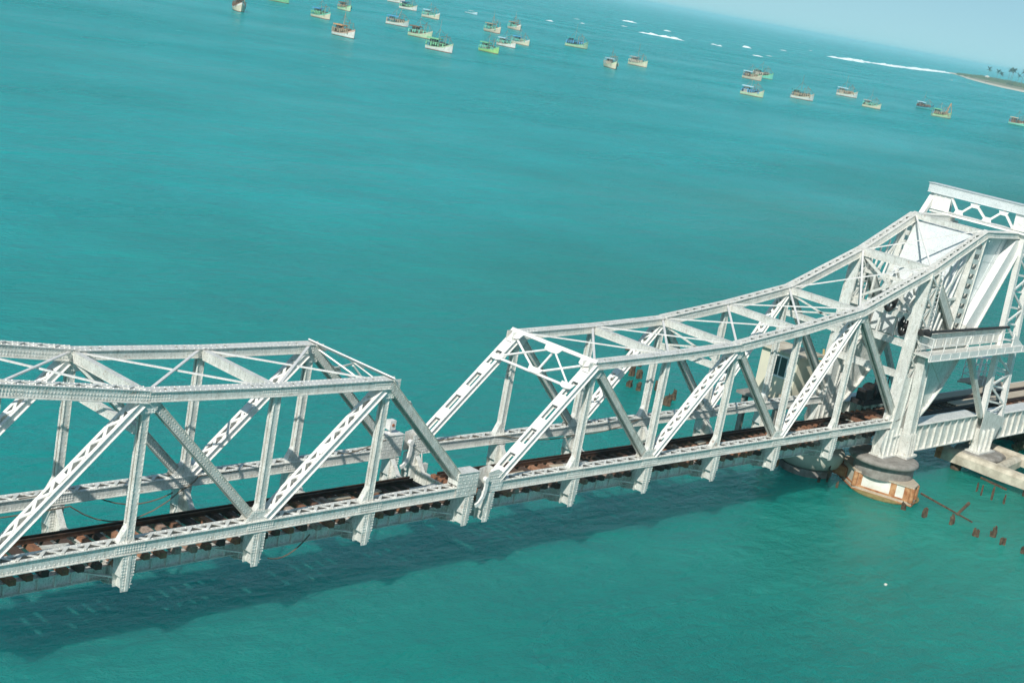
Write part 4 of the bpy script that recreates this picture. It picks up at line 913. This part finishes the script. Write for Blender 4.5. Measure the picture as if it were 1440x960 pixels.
G2 = 'thin rusty stakes in the shade between the two piers'
for x, y, h, l in ((32.96, 1.47, 0.55, 'squat yellow-brown stake left of the panelled pier'), (33.31, 2.35, 1.3, 'tall thin rusty stake between the two piers'), (32.57, 2.5, 0.5, 'short pale stake below the greenish pier')): stump(x, y, h, l, G2, 0.14, 2)
G3 = 'rusty stakes standing below the concrete beam'
for x, y, h, l in ((43.04, -2.63, 1.0, 'leftmost rusty stake below the concrete beam'), (42.7, -3.15, 1.0, 'second rusty stake from the left below the concrete beam'), (42.55, -3.86, 1.25, 'tallest rusty stake below the concrete beam'), (42.7, -4.6, 1.05, 'rightmost rusty stake below the concrete beam')): stump(x, y, h, l, G3, 0.15, 2)
mb = MB(); mb.bar((43.0, -2.7, 0.98), (42.6, -4.65, 0.95), 0.1, 0.12); o = recentre(mb.build('crossbar', PILE)); tag(o, 'rusty bar lying across the four stakes below the concrete beam', 'metal bar')
G4 = 'brown old piles standing in the open water behind the bridge'
farp = [(36.22, 20.5, 0.9, 'front left pile of the brown cluster seen through the right span'), (36.25, 19.69, 0.9, 'front right pile of the brown cluster seen through the right span'), (38.83, 22.61, 1.0, 'middle left pile of the brown cluster behind the right span'),
        (38.89, 21.92, 1.0, 'middle right pile of the brown cluster behind the right span'), (41.9, 24.26, 0.9, 'dark pile just under the top chord behind the right span'), (37.97, 19.47, 0.9, 'pile half hidden between two vertical posts of the right span'),
        (35.39, 16.58, 1.0, 'pile just left of a laced diagonal, lower of a pair'), (37.25, 17.39, 1.0, 'pile next to the laced diagonal, upper of a pair'), (39.84, 23.78, 1.2, 'reddish pile beside the far laced diagonal'), (44.89, 27.93, 1.3, 'dark brown pile seen above the near top chord')]
for x, y, h, l in farp: stump(x, y, h, l, G4, 0.3, 3)
mb = MB(); mb.tube((37.1, -1.9, 0.35), (36.3, -5.8, 0.12), 0.07, 7, 0.05); mb.tube((36.5, -4.7, 0.15), (37.6, -4.75, 0.75), 0.08, 7, 0.1); mb.tube((37.6, -4.75, 0.75), (37.9, -4.6, 0.5), 0.05, 6)
o = recentre(mb.build('spar', PILE)); tag(o, 'dark fallen spar with one branch trailing in the water from the pier', 'spar')

# ------------------------------------------------------------------ fishing boats
PAL = {}
def pm(key, c):
    if key not in PAL: PAL[key] = flat('boat_' + key, c)
    return PAL[key]
C_ = {'cream': (0.66, 0.60, 0.44), 'white': (0.74, 0.72, 0.66), 'green': (0.22, 0.55, 0.30), 'pale_green': (0.52, 0.64, 0.42), 'lime': (0.36, 0.62, 0.22), 'beige': (0.58, 0.50, 0.38), 'teal': (0.08, 0.36, 0.36), 'orange': (0.62, 0.34, 0.16), 'pink': (0.66, 0.42, 0.32),
      'blue': (0.10, 0.36, 0.60), 'sky': (0.45, 0.66, 0.74), 'navy': (0.05, 0.10, 0.22), 'red': (0.36, 0.10, 0.07), 'brown': (0.22, 0.13, 0.08), 'dark': (0.05, 0.06, 0.06), 'grey': (0.40, 0.42, 0.40), 'tan': (0.42, 0.33, 0.22), 'mint': (0.20, 0.60, 0.45)}
def cm(k): return pm(k, C_[k])
def make_boat(loc, heading, L, hull, trim, roof, label, mast='mast', clutter='brown', boot='red', name='fishing_boat', house=None, small=False):
    root = thing(name, label, 'boat' if small else 'fishing boat', (loc[0], loc[1], 0), 'fishing boats moored off the bridge')
    root.rotation_euler = (0, 0, math.radians(heading + random.Random(label).uniform(-12, 12))); ORG[root.name] = (0, 0, 0)
    L *= 0.72; s_ = L / 12.0; B = 2.5 * s_; root.scale = (1, 1, 1.75 if not small else 1.0); rb = random.Random(label)
    st = [(-6, 0.82, 0.95), (-4.5, 0.95, 0.85), (-2, 1.0, 0.85), (1, 1.0, 1.0), (3.2, 0.86, 1.35), (4.8, 0.55, 1.8), (5.7, 0.22, 2.15), (6.1, 0.03, 2.35)]
    mb = MB(); rings = []
    for x, wf, sh in st:
        x2 = x * s_; w_ = B * wf; sh *= s_
        ring = [(x2 - (0.5 * s_ if x > 5 else 0), 0.0, -0.5), (x2 - (0.25 * s_ if x > 5 else 0), w_ * 0.78, 0.0), (x2, w_ * 0.85, 0.16 * s_), (x2, w_ * 0.93, sh * 0.55), (x2, w_ * 0.96, sh * 0.8), (x2, w_, sh), (x2, w_ * 0.9, sh), (x2, w_ * 0.88, min(sh, 0.62 * s_ + (sh - 0.85 * s_) * 0.7))]
        rings.append(ring)
    k = len(rings[0]); n_ = len(rings)
    vs = [q for r_ in rings for q in r_] + [(q[0], -q[1], q[2]) for r_ in rings for q in r_]; off = n_ * k
    zone = [2, 2, 0, 0, 1, 1, 0]
    for i in range(n_ - 1):
        for j in range(k - 1):
            mb.cur = zone[j]; a = i * k + j
            mb.f.append((a, a + k, a + k + 1, a + 1)); mb.mi.append(mb.cur)
            mb.f.append((off + a + 1, off + a + k + 1, off + a + k, off + a)); mb.mi.append(mb.cur)
        a = i * k + k - 1; mb.f.append((a, a + k, off + a + k, off + a)); mb.mi.append(3)
    mb.f.append(tuple(range(0, k - 1)) + tuple(range(off + k - 2, off - 1, -1))); mb.mi.append(0)
    mb.v = vs
    mb.build('hull', [cm(hull), cm(trim), cm(boot), cm('tan')], root)
    if small:
        if roof:
            mb = MB(); mb.box(-2.5 * s_, 1.5 * s_, -1.3 * s_, 1.3 * s_, 2.6 * s_, 2.75 * s_)
            for a in (-2.3, 1.3):
                for b_ in (-1.2, 1.2): mb.tube((a * s_, b_ * s_, 0.6 * s_), (a * s_, b_ * s_, 2.6 * s_), 0.07 * s_, 5)
            mb.build('canopy', cm(roof), root)
        return root
    house = house or rb.choice(['grey', 'brown', 'dark', 'teal', 'beige', 'tan'])
    # wheelhouse near the stern, with roof and window band
    mb = MB(); mb.box(-4.6 * s_, -1.9 * s_, -1.15 * s_, 1.15 * s_, 0.62 * s_, 2.5 * s_); wh = mb.build('wheelhouse', cm(house), root)
    mb = MB(); mb.box(-4.62 * s_, -1.88 * s_, -1.17 * s_, 1.17 * s_, 1.65 * s_, 2.2 * s_); mb.build('window_band', cm('dark'), wh)
    mb = MB(); aw = rb.uniform(-0.9, 0.5)
    mb.box(-5.9 * s_, aw * s_, -1.75 * s_, 1.75 * s_, 2.52 * s_, 2.80 * s_)
    for a in (-5.7, -3.6, aw - 0.2):
        for b_ in (-1.45, 1.45): mb.tube((a * s_, b_ * s_, 0.7 * s_), (a * s_, b_ * s_, 2.52 * s_), 0.06 * s_, 5)
    mb.build('awning', cm(roof), root)
    mb = MB()
    if mast in ('mast', 'tall', 'tripod'):
        hgt = 5.6 if mast == 'mast' else 7.2
        mb.tube((-1.2 * s_, 0, 0.6 * s_), (-1.2 * s_, 0, hgt * s_), 0.10 * s_, 6, 0.05 * s_); mb.tube((2.2 * s_, 0, 0.8 * s_), (2.4 * s_, 0, 4.4 * s_), 0.08 * s_, 6, 0.05 * s_)
        if mast == 'tripod':
            for b_ in (-1.5, 1.5): mb.tube((-0.2 * s_, b_ * s_, 0.7 * s_), (-1.2 * s_, 0, 5.6 * s_), 0.09 * s_, 5)
    if mast == 'boom': mb.tube((-0.6 * s_, 0.2, 0.6 * s_), (1.6 * s_, 0.2, 5.4 * s_), 0.15 * s_, 6, 0.1 * s_); mb.tube((-1.2 * s_, 0, 0.6 * s_), (-1.2 * s_, 0, 4.6 * s_), 0.08 * s_, 6)
    if mast == 'gallows':
        for b_ in (-1.5, 1.5): mb.tube((2.0 * s_, b_ * s_, 0.9 * s_), (4.4 * s_, b_ * 0.2 * s_, 5.4 * s_), 0.17 * s_, 6); mb.tube((5.8 * s_, b_ * 0.1 * s_, 2.1 * s_), (4.4 * s_, b_ * 0.2 * s_, 5.4 * s_), 0.1 * s_, 5)
        mb.tube((-1.2 * s_, 0, 0.6 * s_), (-1.2 * s_, 0, 5.0 * s_), 0.08 * s_, 6)
    for b_ in (-1.7, 1.7):
        mb.tube((0.6 * s_, b_ * s_, 0.8 * s_), (0.6 * s_, b_ * s_, 3.4 * s_), 0.07 * s_, 5); mb.tube((3.2 * s_, b_ * 0.85 * s_, 1.2 * s_), (3.2 * s_, b_ * 0.8 * s_, 3.6 * s_), 0.07 * s_, 5)
    mb.tube((0.6 * s_, -1.7 * s_, 3.4 * s_), (0.6 * s_, 1.7 * s_, 3.4 * s_), 0.06 * s_, 5); mb.tube((3.2 * s_, -1.4 * s_, 3.6 * s_), (3.2 * s_, 1.4 * s_, 3.6 * s_), 0.06 * s_, 5)
    mb.build('mast', cm('orange' if mast == 'gallows' else 'tan'), root)
    mb = MB()
    for p, q in (((-1.2, 0, 5.0), (5.9, 0, 2.3)), ((-1.2, 0, 5.0), (-5.9, 1.4, 1.0)), ((-1.2, 0, 5.0), (-5.9, -1.4, 1.0)), ((2.3, 0, 4.2), (0.6, 1.7, 1.0)), ((2.3, 0, 4.2), (0.6, -1.7, 1.0)), ((0.6, 1.7, 3.4), (3.2, -1.4, 3.6)), ((3.2, 1.4, 3.6), (5.6, 0, 2.2))):
        mb.tube(V(p) * s_, V(q) * s_, 0.035 * s_, 4)
    mb.build('rigging', cm('brown'), root)
    mb = MB()
    for k in range(26):
        x_, y_ = random.uniform(-1.6, 3.6), random.uniform(-1.5, 1.5); r_ = random.uniform(0.25, 0.6); rock(mb, (x_ * s_, y_ * s_, (0.75 + random.uniform(0, 1.0)) * s_), r_ * s_, 0.9)
    mb.build('net_pile', cm(clutter), root)
    mb = MB()                                         # pipe frame with hung gear all round the deck
    for k in range(9):
        for b_ in (-1, 1):
            x_ = -5.6 + k * 1.15; hh = rb.uniform(1.7, 2.9); mb.tube((x_ * s_, b_ * 2.15 * s_, 0.85 * s_), (x_ * s_, b_ * 2.05 * s_, hh * s_), 0.06 * s_, 5)
            if rb.random() < 0.75: mb.box((x_ - 0.3) * s_, (x_ + 0.3) * s_, (b_ * 2.1 - 0.12) * s_, (b_ * 2.1 + 0.12) * s_, rb.uniform(0.9, 1.3) * s_, rb.uniform(1.5, 2.0) * s_)
    for b_ in (-1, 1): mb.tube((-5.6 * s_, b_ * 2.1 * s_, 1.75 * s_), (3.6 * s_, b_ * 2.05 * s_, 1.8 * s_), 0.06 * s_, 5)
    mb.build('deck_gear', cm(rb.choice(['brown', 'tan', 'green', 'blue', 'mint', 'beige'])), root)
    mb = MB()
    for k in range(5): x_, y_ = random.uniform(-5.6, -4.8), random.uniform(-1.2, 1.2); mb.tube((x_ * s_, y_ * s_, 0.65 * s_), (x_ * s_, y_ * s_, (1.5 + random.uniform(0, 0.5)) * s_), 0.28 * s_, 8)
    mb.build('drum', cm(random.choice(['blue', 'dark', 'navy'])), root)
    return root
H = lambda dlt: -46.0 - dlt
FB = [
 ((253.5, 365.9), H(62), 12.5, 'cream', 'white', 'brown', 'big cream boat end-on near the top edge, leftmost of all boats', 'mast', 'brown'),
 ((338.1, 455.7), H(15), 12, 'green', 'pale_green', 'grey', 'boat cut by the top edge, only its green hull bottom showing', 'mast', 'brown'),
 ((305.6, 388.5), H(30), 11.5, 'cream', 'mint', 'blue', 'cream boat with a blue awning and mint green gunwale', 'mast', 'dark'),
 ((379.4, 464.1), H(48), 11, 'pale_green', 'green', 'brown', 'pale green boat at the top edge directly above the white and orange one', 'tripod', 'brown'),
 ((254.5, 314.4), H(48), 11.5, 'white', 'pink', 'orange', 'white boat with orange awning and pinkish bow, lowest of the left boats', 'tripod', 'brown', 'brown'),
 ((360.5, 409.7), H(12), 12, 'white', 'cream', 'blue', 'white boat side-on with bright blue awning and slanting boom', 'boom', 'dark'),
 ((557.4, 631.9), H(10), 14, 'white', 'beige', 'brown', 'far white boat touching the top edge above the blue-awning one', 'mast', 'brown'),
 ((504.7, 563.0), H(25), 13, 'white', 'cream', 'navy', 'far white boat with dark wheelhouse just below the top edge', 'mast', 'dark'),
 ((469.6, 507.6), H(32), 13, 'cream', 'white', 'sky', 'lone cream boat with pale blue awning right of the dark-housed one', 'mast', 'dark'),
 ((325.1, 357.5), H(35), 12.5, 'pale_green', 'cream', 'brown', 'pale green and cream boat left of the large one with green awning', 'tall', 'brown'),
 ((286.5, 306.6), H(25), 12.5, 'white', 'pale_green', 'green', 'large white boat with green awning and pale green bow, dark nets aboard', 'tall', 'dark'),
 ((464.7, 460.2), H(45), 13.5, 'beige', 'cream', 'tan', 'beige boat with a tangle of brown nets, left of the crowded group', 'tripod', 'brown'),
 ((541.1, 519.8), H(50), 13, 'beige', 'white', 'tan', 'beige boat with triangular mast at the back of the crowded group', 'tripod', 'brown'),
 ((330.9, 328.9), H(42), 11, 'lime', 'green', 'green', 'bright lime green boat in front of the crowded group', 'mast', 'dark'),
 ((383.0, 371.5), H(40), 11, 'white', 'beige', 'sky', 'white boat in the crowded group, right behind the lime green one', 'mast', 'dark'),
 ((418.3, 397.7), H(40), 11, 'cream', 'white', 'blue', 'cream boat at the right end of the crowded group', 'mast', 'tan'),
 ((495.3, 435.6), H(5), 14.5, 'pale_green', 'green', 'teal', 'long green boat alone right of the crowded group', 'tall', 'dark', 'brown'),
 ((397.9, 330.9), H(66), 12, 'cream', 'pale_green', 'sky', 'cream boat seen bow-on, left of a pair in mid water', 'mast', 'dark'),
 ((454.3, 364.1), H(30), 12, 'cream', 'pale_green', 'grey', 'cream boat with dark stern, right of a pair in mid water', 'tall', 'dark'),
 ((556.7, 378.5), H(35), 12.5, 'beige', 'cream', 'sky', 'beige boat hidden behind the blue-awning boat of a close threesome', 'mast', 'brown'),
 ((598.2, 401.4), H(12), 14, 'mint', 'green', 'teal', 'mint green boat at the back of a close threesome', 'mast', 'dark'),
 ((423.0, 283.9), H(25), 11.5, 'pale_green', 'cream', 'sky', 'pale green boat with light blue awning in front of a close threesome', 'mast', 'dark'),
 ((475.5, 296.8), H(8), 12.5, 'white', 'cream', 'teal', 'white boat with a red waterline and teal awning, no other boat touching it', 'tall', 'dark'),
 ((592.1, 348.5), H(10), 13.5, 'white', 'cream', 'sky', 'white boat with broad pale blue awning, beneath the line of surf', 'tall', 'brown'),
 ((531.5, 298.4), H(28), 10.5, 'cream', 'pale_green', 'grey', 'small cream boat just right of and below the boat with broad pale awning', 'tall', 'dark', 'brown'),
 ((640.2, 333.5), H(10), 11.5, 'teal', 'navy', 'sky', 'dark teal boat half hidden behind the green one with orange gallows', 'tall', 'dark', 'dark'),
 ((588.2, 296.1), H(8), 12.0, 'pale_green', 'lime', 'green', 'green boat with a big orange gallows at its bow', 'gallows', 'dark'),
 ((683.0, 304.5), H(20), 13, 'mint', 'cream', 'beige', 'mint green boat cut by the right edge of the photo', 'mast', 'dark', 'dark')]
for a in FB: make_boat(*a)
make_boat((624.4, 637.5), H(40), 12, 'sky', 'white', 'white', 'small pale blue skiff with a canopy, alone far out near the top', name='skiff', small=True)
make_boat((1754.4, 915.7), H(20), 6, 'white', 'white', None, 'tiny white skiff off the tip of the sand spit', name='skiff', small=True)
make_boat((1748.2, 887.6), H(5), 6.5, 'mint', 'white', None, 'tiny mint skiff off the beach, right of the white one', name='skiff', small=True)

# ------------------------------------------------------------------ sand spit, scrub, palms, hut
SHORE = [(2604, 1374), (2480, 1290), (2356, 1214), (2240, 1146), (2150, 1085), (2060, 1020), (1985, 958), (1950, 910), (1900, 840), (1880, 780)]
def inland(p, d): return (p[0] + 0.80 * d, p[1] + 0.60 * d - 0.25 * d)
depth = [10, 60, 120, 190, 260, 340, 420, 480, 520, 540]
LAND, t, b = mat('spit_ground'); p = geo(t)
sx = t.nodes.new('ShaderNodeSeparateXYZ'); t.links.new(p, sx.inputs[0])
rz = N(t, 'ShaderNodeMapRange', clamp=True); rz.inputs['From Min'].default_value = 1.6; rz.inputs['From Max'].default_value = 2.6; t.links.new(sx.outputs['Z'], rz.inputs['Value'])
nz = noise(t, p, 0.03, 4); 
gr = mixc(t, nz.outputs[0], (0.16, 0.15, 0.075), (0.34, 0.29, 0.18))
t.links.new(mixc(t, rz.outputs[0], (0.60, 0.53, 0.42), gr), b.inputs['Base Color']); b.inputs['Roughness'].default_value = 0.95
mb = MB(); cols = 7
prof = [(0.0, -0.3), (0.03, 0.9), (0.08, 1.8), (0.25, 4.2), (0.55, 6.6), (0.82, 5.0), (1.0, -0.4)]
for i, (q, d) in enumerate(zip(SHORE, depth)):
    for fr_, z in prof:
        x, y = inland(q, d * fr_); mb.v.append((x, y, z * (0.25 + 0.75 * min(1, i / 4.0)) + (random.uniform(-0.2, 0.2) if 0.1 < fr_ < 0.9 else 0)))
for i in range(len(SHORE) - 1):
    for j in range(cols - 1): mb.f.append((i * cols + j, i * cols + j + 1, (i + 1) * cols + j + 1, (i + 1) * cols + j)); mb.mi.append(0)
o = mb.build('ground', LAND, None, True); o['kind'] = 'structure'
SCRUB = simple('scrub_leaves', (0.075, 0.115, 0.045), (0.19, 0.20, 0.09), 0.05, 0.9, None, 0, 0)
PALMC = simple('palm_fronds', (0.04, 0.06, 0.035), (0.08, 0.10, 0.05), 0.3, 0.8, None, 0, 0)
TRUNK = simple('palm_bark', (0.13, 0.10, 0.075), (0.22, 0.18, 0.14), 0.6, 0.9, None, 0, 0)
mb = MB()
def spit_pt(u, fr_):                                  # u along the shore, fr_ inland
    k = min(len(SHORE) - 2, int(u * (len(SHORE) - 1))); f_ = u * (len(SHORE) - 1) - k
    q = (SHORE[k][0] + (SHORE[k + 1][0] - SHORE[k][0]) * f_, SHORE[k][1] + (SHORE[k + 1][1] - SHORE[k][1]) * f_); d = depth[k] + (depth[k + 1] - depth[k]) * f_
    return inland(q, d * fr_)
for k in range(800):
    u = random.uniform(0.1, 1.0); fr_ = random.uniform(0.28, 0.92) if random.random() < 0.75 else random.uniform(0.55, 0.95)
    x, y = spit_pt(u, fr_); hgt = random.uniform(2.0, 5.4) * (0.5 + 0.9 * u); gz = (2.0 + 4.6 * min(1, fr_ / 0.55)) * (0.25 + 0.75 * min(1, u * 9 / 4)) - 1.0
    for j in range(26):                               # leaf clumps as small tilted faces
        a = random.random() * 6.28; rr = random.random() ** 0.5 * hgt * 1.9; zz = gz + random.random() * hgt * (1 - 0.5 * rr / (hgt * 1.9)); s_ = random.uniform(0.5, 1.1)
        cx_, cy_ = x + rr * math.cos(a), y + rr * math.sin(a); b_ = random.random() * 3.14
        mb.add([(cx_ - s_ * math.cos(b_), cy_ - s_ * math.sin(b_), zz - s_ * 0.5), (cx_ + s_ * math.cos(b_), cy_ + s_ * math.sin(b_), zz - s_ * 0.2), (cx_ + random.uniform(-.4, .4), cy_, zz + s_ * 0.8)], [(0, 1, 2)])
o = mb.build('scrub', SCRUB); o['kind'] = 'stuff'; o['label'] = 'low green scrub covering the sand spit'; o['category'] = 'scrub'
def palm(x, y, h, label, lean=0.05, R_=5.0):
    root = thing('palm_tree', label, 'palm tree', (x, y, 2.4), 'palm trees on the sand spit')
    mb = MB(); top = V((x + lean * h, y - lean * h * 0.5, 2.4 + h)); mid = V((x + lean * h * 0.25, y, 2.4 + h * 0.5))
    mb.tube((x, y, 0.5), mid, 0.28, 7, 0.2); mb.tube(mid, top, 0.2, 7, 0.15); mb.build('trunk', TRUNK, root)
    mb = MB()
    for k in range(26):
        a = 2 * math.pi * k / 26 + random.uniform(-0.2, 0.2); up_ = random.uniform(-0.9, 1.35); pts = []
        for j in range(5):
            r_ = R_ * j / 4 * random.uniform(0.92, 1.05); pts.append(top + V((r_ * math.cos(a) * math.cos(up_ * 0.6), r_ * math.sin(a) * math.cos(up_ * 0.6), r_ * math.sin(up_) - 0.12 * r_ * r_ / R_ * 1.1)))
        sd = V((-math.sin(a), math.cos(a), 0))
        for j in range(4):
            w0, w1 = 0.75 * (1 - j / 5), 0.75 * (1 - (j + 1) / 5)
            for s2 in (-1, 1): mb.add([pts[j], pts[j + 1], pts[j + 1] + sd * s2 * w1 - V((0, 0, w1 * 0.7)), pts[j] + sd * s2 * w0 - V((0, 0, w0 * 0.7))], [(0, 1, 2, 3)])
    mb.build('crown', PALMC, root)
for x, y, h, l in ((2093.0, 1040.0, 19, 'leftmost palm on the sand spit, a little apart'), (2189, 1073, 17.5, 'second palm from the left on the sand spit, just beside the leftmost'), (2151, 1048, 15.5, 'short palm left of the tall cluster on the sand spit'),
                   (2063, 992, 24.0, 'tallest palm at the left of the close cluster on the sand spit'), (2128, 1020, 24.2, 'palm in the middle of the close cluster on the sand spit'), (2048, 979, 23.2, 'palm at the right of the close cluster on the sand spit'),
                   (2071, 975, 24.5, 'palm cut by the right edge of the photo'), (2204, 1045, 18, 'low palm below and right of the close cluster')): palm(x, y, h, l)
ht = thing('hut', 'small white hut on the green sand spit', 'hut', (2272, 1130, 3.0))
ca, sa = math.cos(0.5), math.sin(0.5)
def hp(u, v, z): return (2272 + u * ca - v * sa, 1130 + u * sa + v * ca, z)
mb = MB(); mb.hexa([hp(-3, -3.5, 3), hp(3, -3.5, 3), hp(3, 3.5, 3), hp(-3, 3.5, 3), hp(-3, -3.5, 9.0), hp(3, -3.5, 9.0), hp(3, 3.5, 9.0), hp(-3, 3.5, 9.0)]); mb.hexa([hp(1, -6.5, 3), hp(3, -6.5, 3), hp(3, -3.5, 3), hp(1, -3.5, 3), hp(1, -6.5, 7.2), hp(3, -6.5, 7.2), hp(3, -3.5, 7.2), hp(1, -3.5, 7.2)])
mb.build('wall', CWHITE, ht)
mb = MB(); mb.prism([hp(-3.4, -3.9, 9.0), hp(-3.4, 0, 11.0), hp(-3.4, 3.9, 9.0)], V(hp(6.8, 0, 0)) - V(hp(0, 0, 0))); mb.build('roof', WHITE, ht)

# breaking surf on the reef and scattered whitecaps
FOAM = simple('foam', (0.80, 0.82, 0.82), (0.66, 0.76, 0.77), 0.15, 0.8, None, 0, 0)
def mound(mb, x, y, lx, ly, h, ang):
    k1, k2 = 8, 3; ca, sa = math.cos(ang), math.sin(ang); vs = []
    for i in range(k1 + 1):
        for j in range(-k2, k2 + 1):
            u, v = i / k1 * 2 - 1, j / k2; e = max(0.0, 1 - u * u) * max(0.0, 1 - v * v); px, py = u * lx * random.uniform(0.92, 1.05), v * ly * (1 - 0.5 * u * u) * random.uniform(0.8, 1.2)
            vs.append((x + px * ca - py * sa, y + px * sa + py * ca, -0.05 + h * e * random.uniform(0.6, 1.25)))
    m_ = 2 * k2 + 1; mb.add(vs, [(i * m_ + j, (i + 1) * m_ + j, (i + 1) * m_ + j + 1, i * m_ + j + 1) for i in range(k1) for j in range(m_ - 1)])
mb = MB()
SURF = [(1710, 1060), (1760, 1066), (1880, 1128), (1905, 1112), (2010, 1150), (2150, 1195), (2330, 1270), (2560, 1360)]
for a, c in zip(SURF[:-1], SURF[1:]):
    dd = math.hypot(c[0] - a[0], c[1] - a[1]); ang = math.atan2(c[1] - a[1], c[0] - a[0]); n_ = int(dd / 7)
    for k in range(n_):
        if a[0] == 1760 and k < n_ * 0.55: continue
        t_ = (k + random.random()) / n_; px, py = a[0] + (c[0] - a[0]) * t_ + random.gauss(0, 5), a[1] + (c[1] - a[1]) * t_ + random.gauss(0, 5)
        mound(mb, px, py, random.uniform(5, 14), random.uniform(2, 6), random.uniform(0.5, 2.3), -0.84 + random.uniform(-0.2, 0.2))
CAPS = [(1378, 1139, 8, 1.2), (1000, 806, 6, 1.2), (1003, 800, 5, 1.3), (1005, 794, 8, 0.9), (1010, 790, 7, 1.4), (1017, 785, 8, 1.3), (1285, 1007, 6, 0.9), (1094, 802, 4, 0.7), (1089, 791, 3, 0.8), (1248, 876, 6, 1.8), (1244, 872, 4, 1.4), (1003, 690, 5, 0.7), (799, 733, 3, 0.7), (1500, 1000, 4, 0.8)]
for x, y, l_, h in CAPS:
    for k in range(3): mound(mb, x + random.gauss(0, l_ * 0.35) * 0.67, y - random.gauss(0, l_ * 0.35) * 0.74, l_ * random.uniform(0.5, 0.9), random.uniform(1.5, 3), h * random.uniform(0.6, 1.1), -0.84)
for k in range(10):
    x = random.uniform(900, 3500); y = x * random.uniform(0.5, 0.95); mound(mb, x, y, random.uniform(2, 5), random.uniform(1, 2.5), random.uniform(0.2, 0.6), -0.84)
o = mb.build('surf', FOAM); o['kind'] = 'stuff'
mb = MB(); rock(mb, (21.3, -8.8, 0.03), 0.08, 0.8); o = recentre(mb.build('float', CWHITE)); tag(o, 'small white float drifting in the open green water at lower right', 'float')

# ------------------------------------------------------------------ air
mb = MB(); mb.box(-43500, 43500, -43500, 43500, -1.0, 37.0)
HZ = bpy.data.materials.new('haze_air'); HZ.use_nodes = True; t = HZ.node_tree; t.nodes.remove(t.nodes['Principled BSDF'])
pv = t.nodes.new('ShaderNodeVolumePrincipled'); pv.inputs['Color'].default_value = (0.50, 0.90, 1.0, 1); pv.inputs['Density'].default_value = 0.00013; pv.inputs['Anisotropy'].default_value = 0.0
t.links.new(pv.outputs[0], t.nodes['Material Output'].inputs['Volume'])
o = mb.build('haze', HZ); o['kind'] = 'stuff'
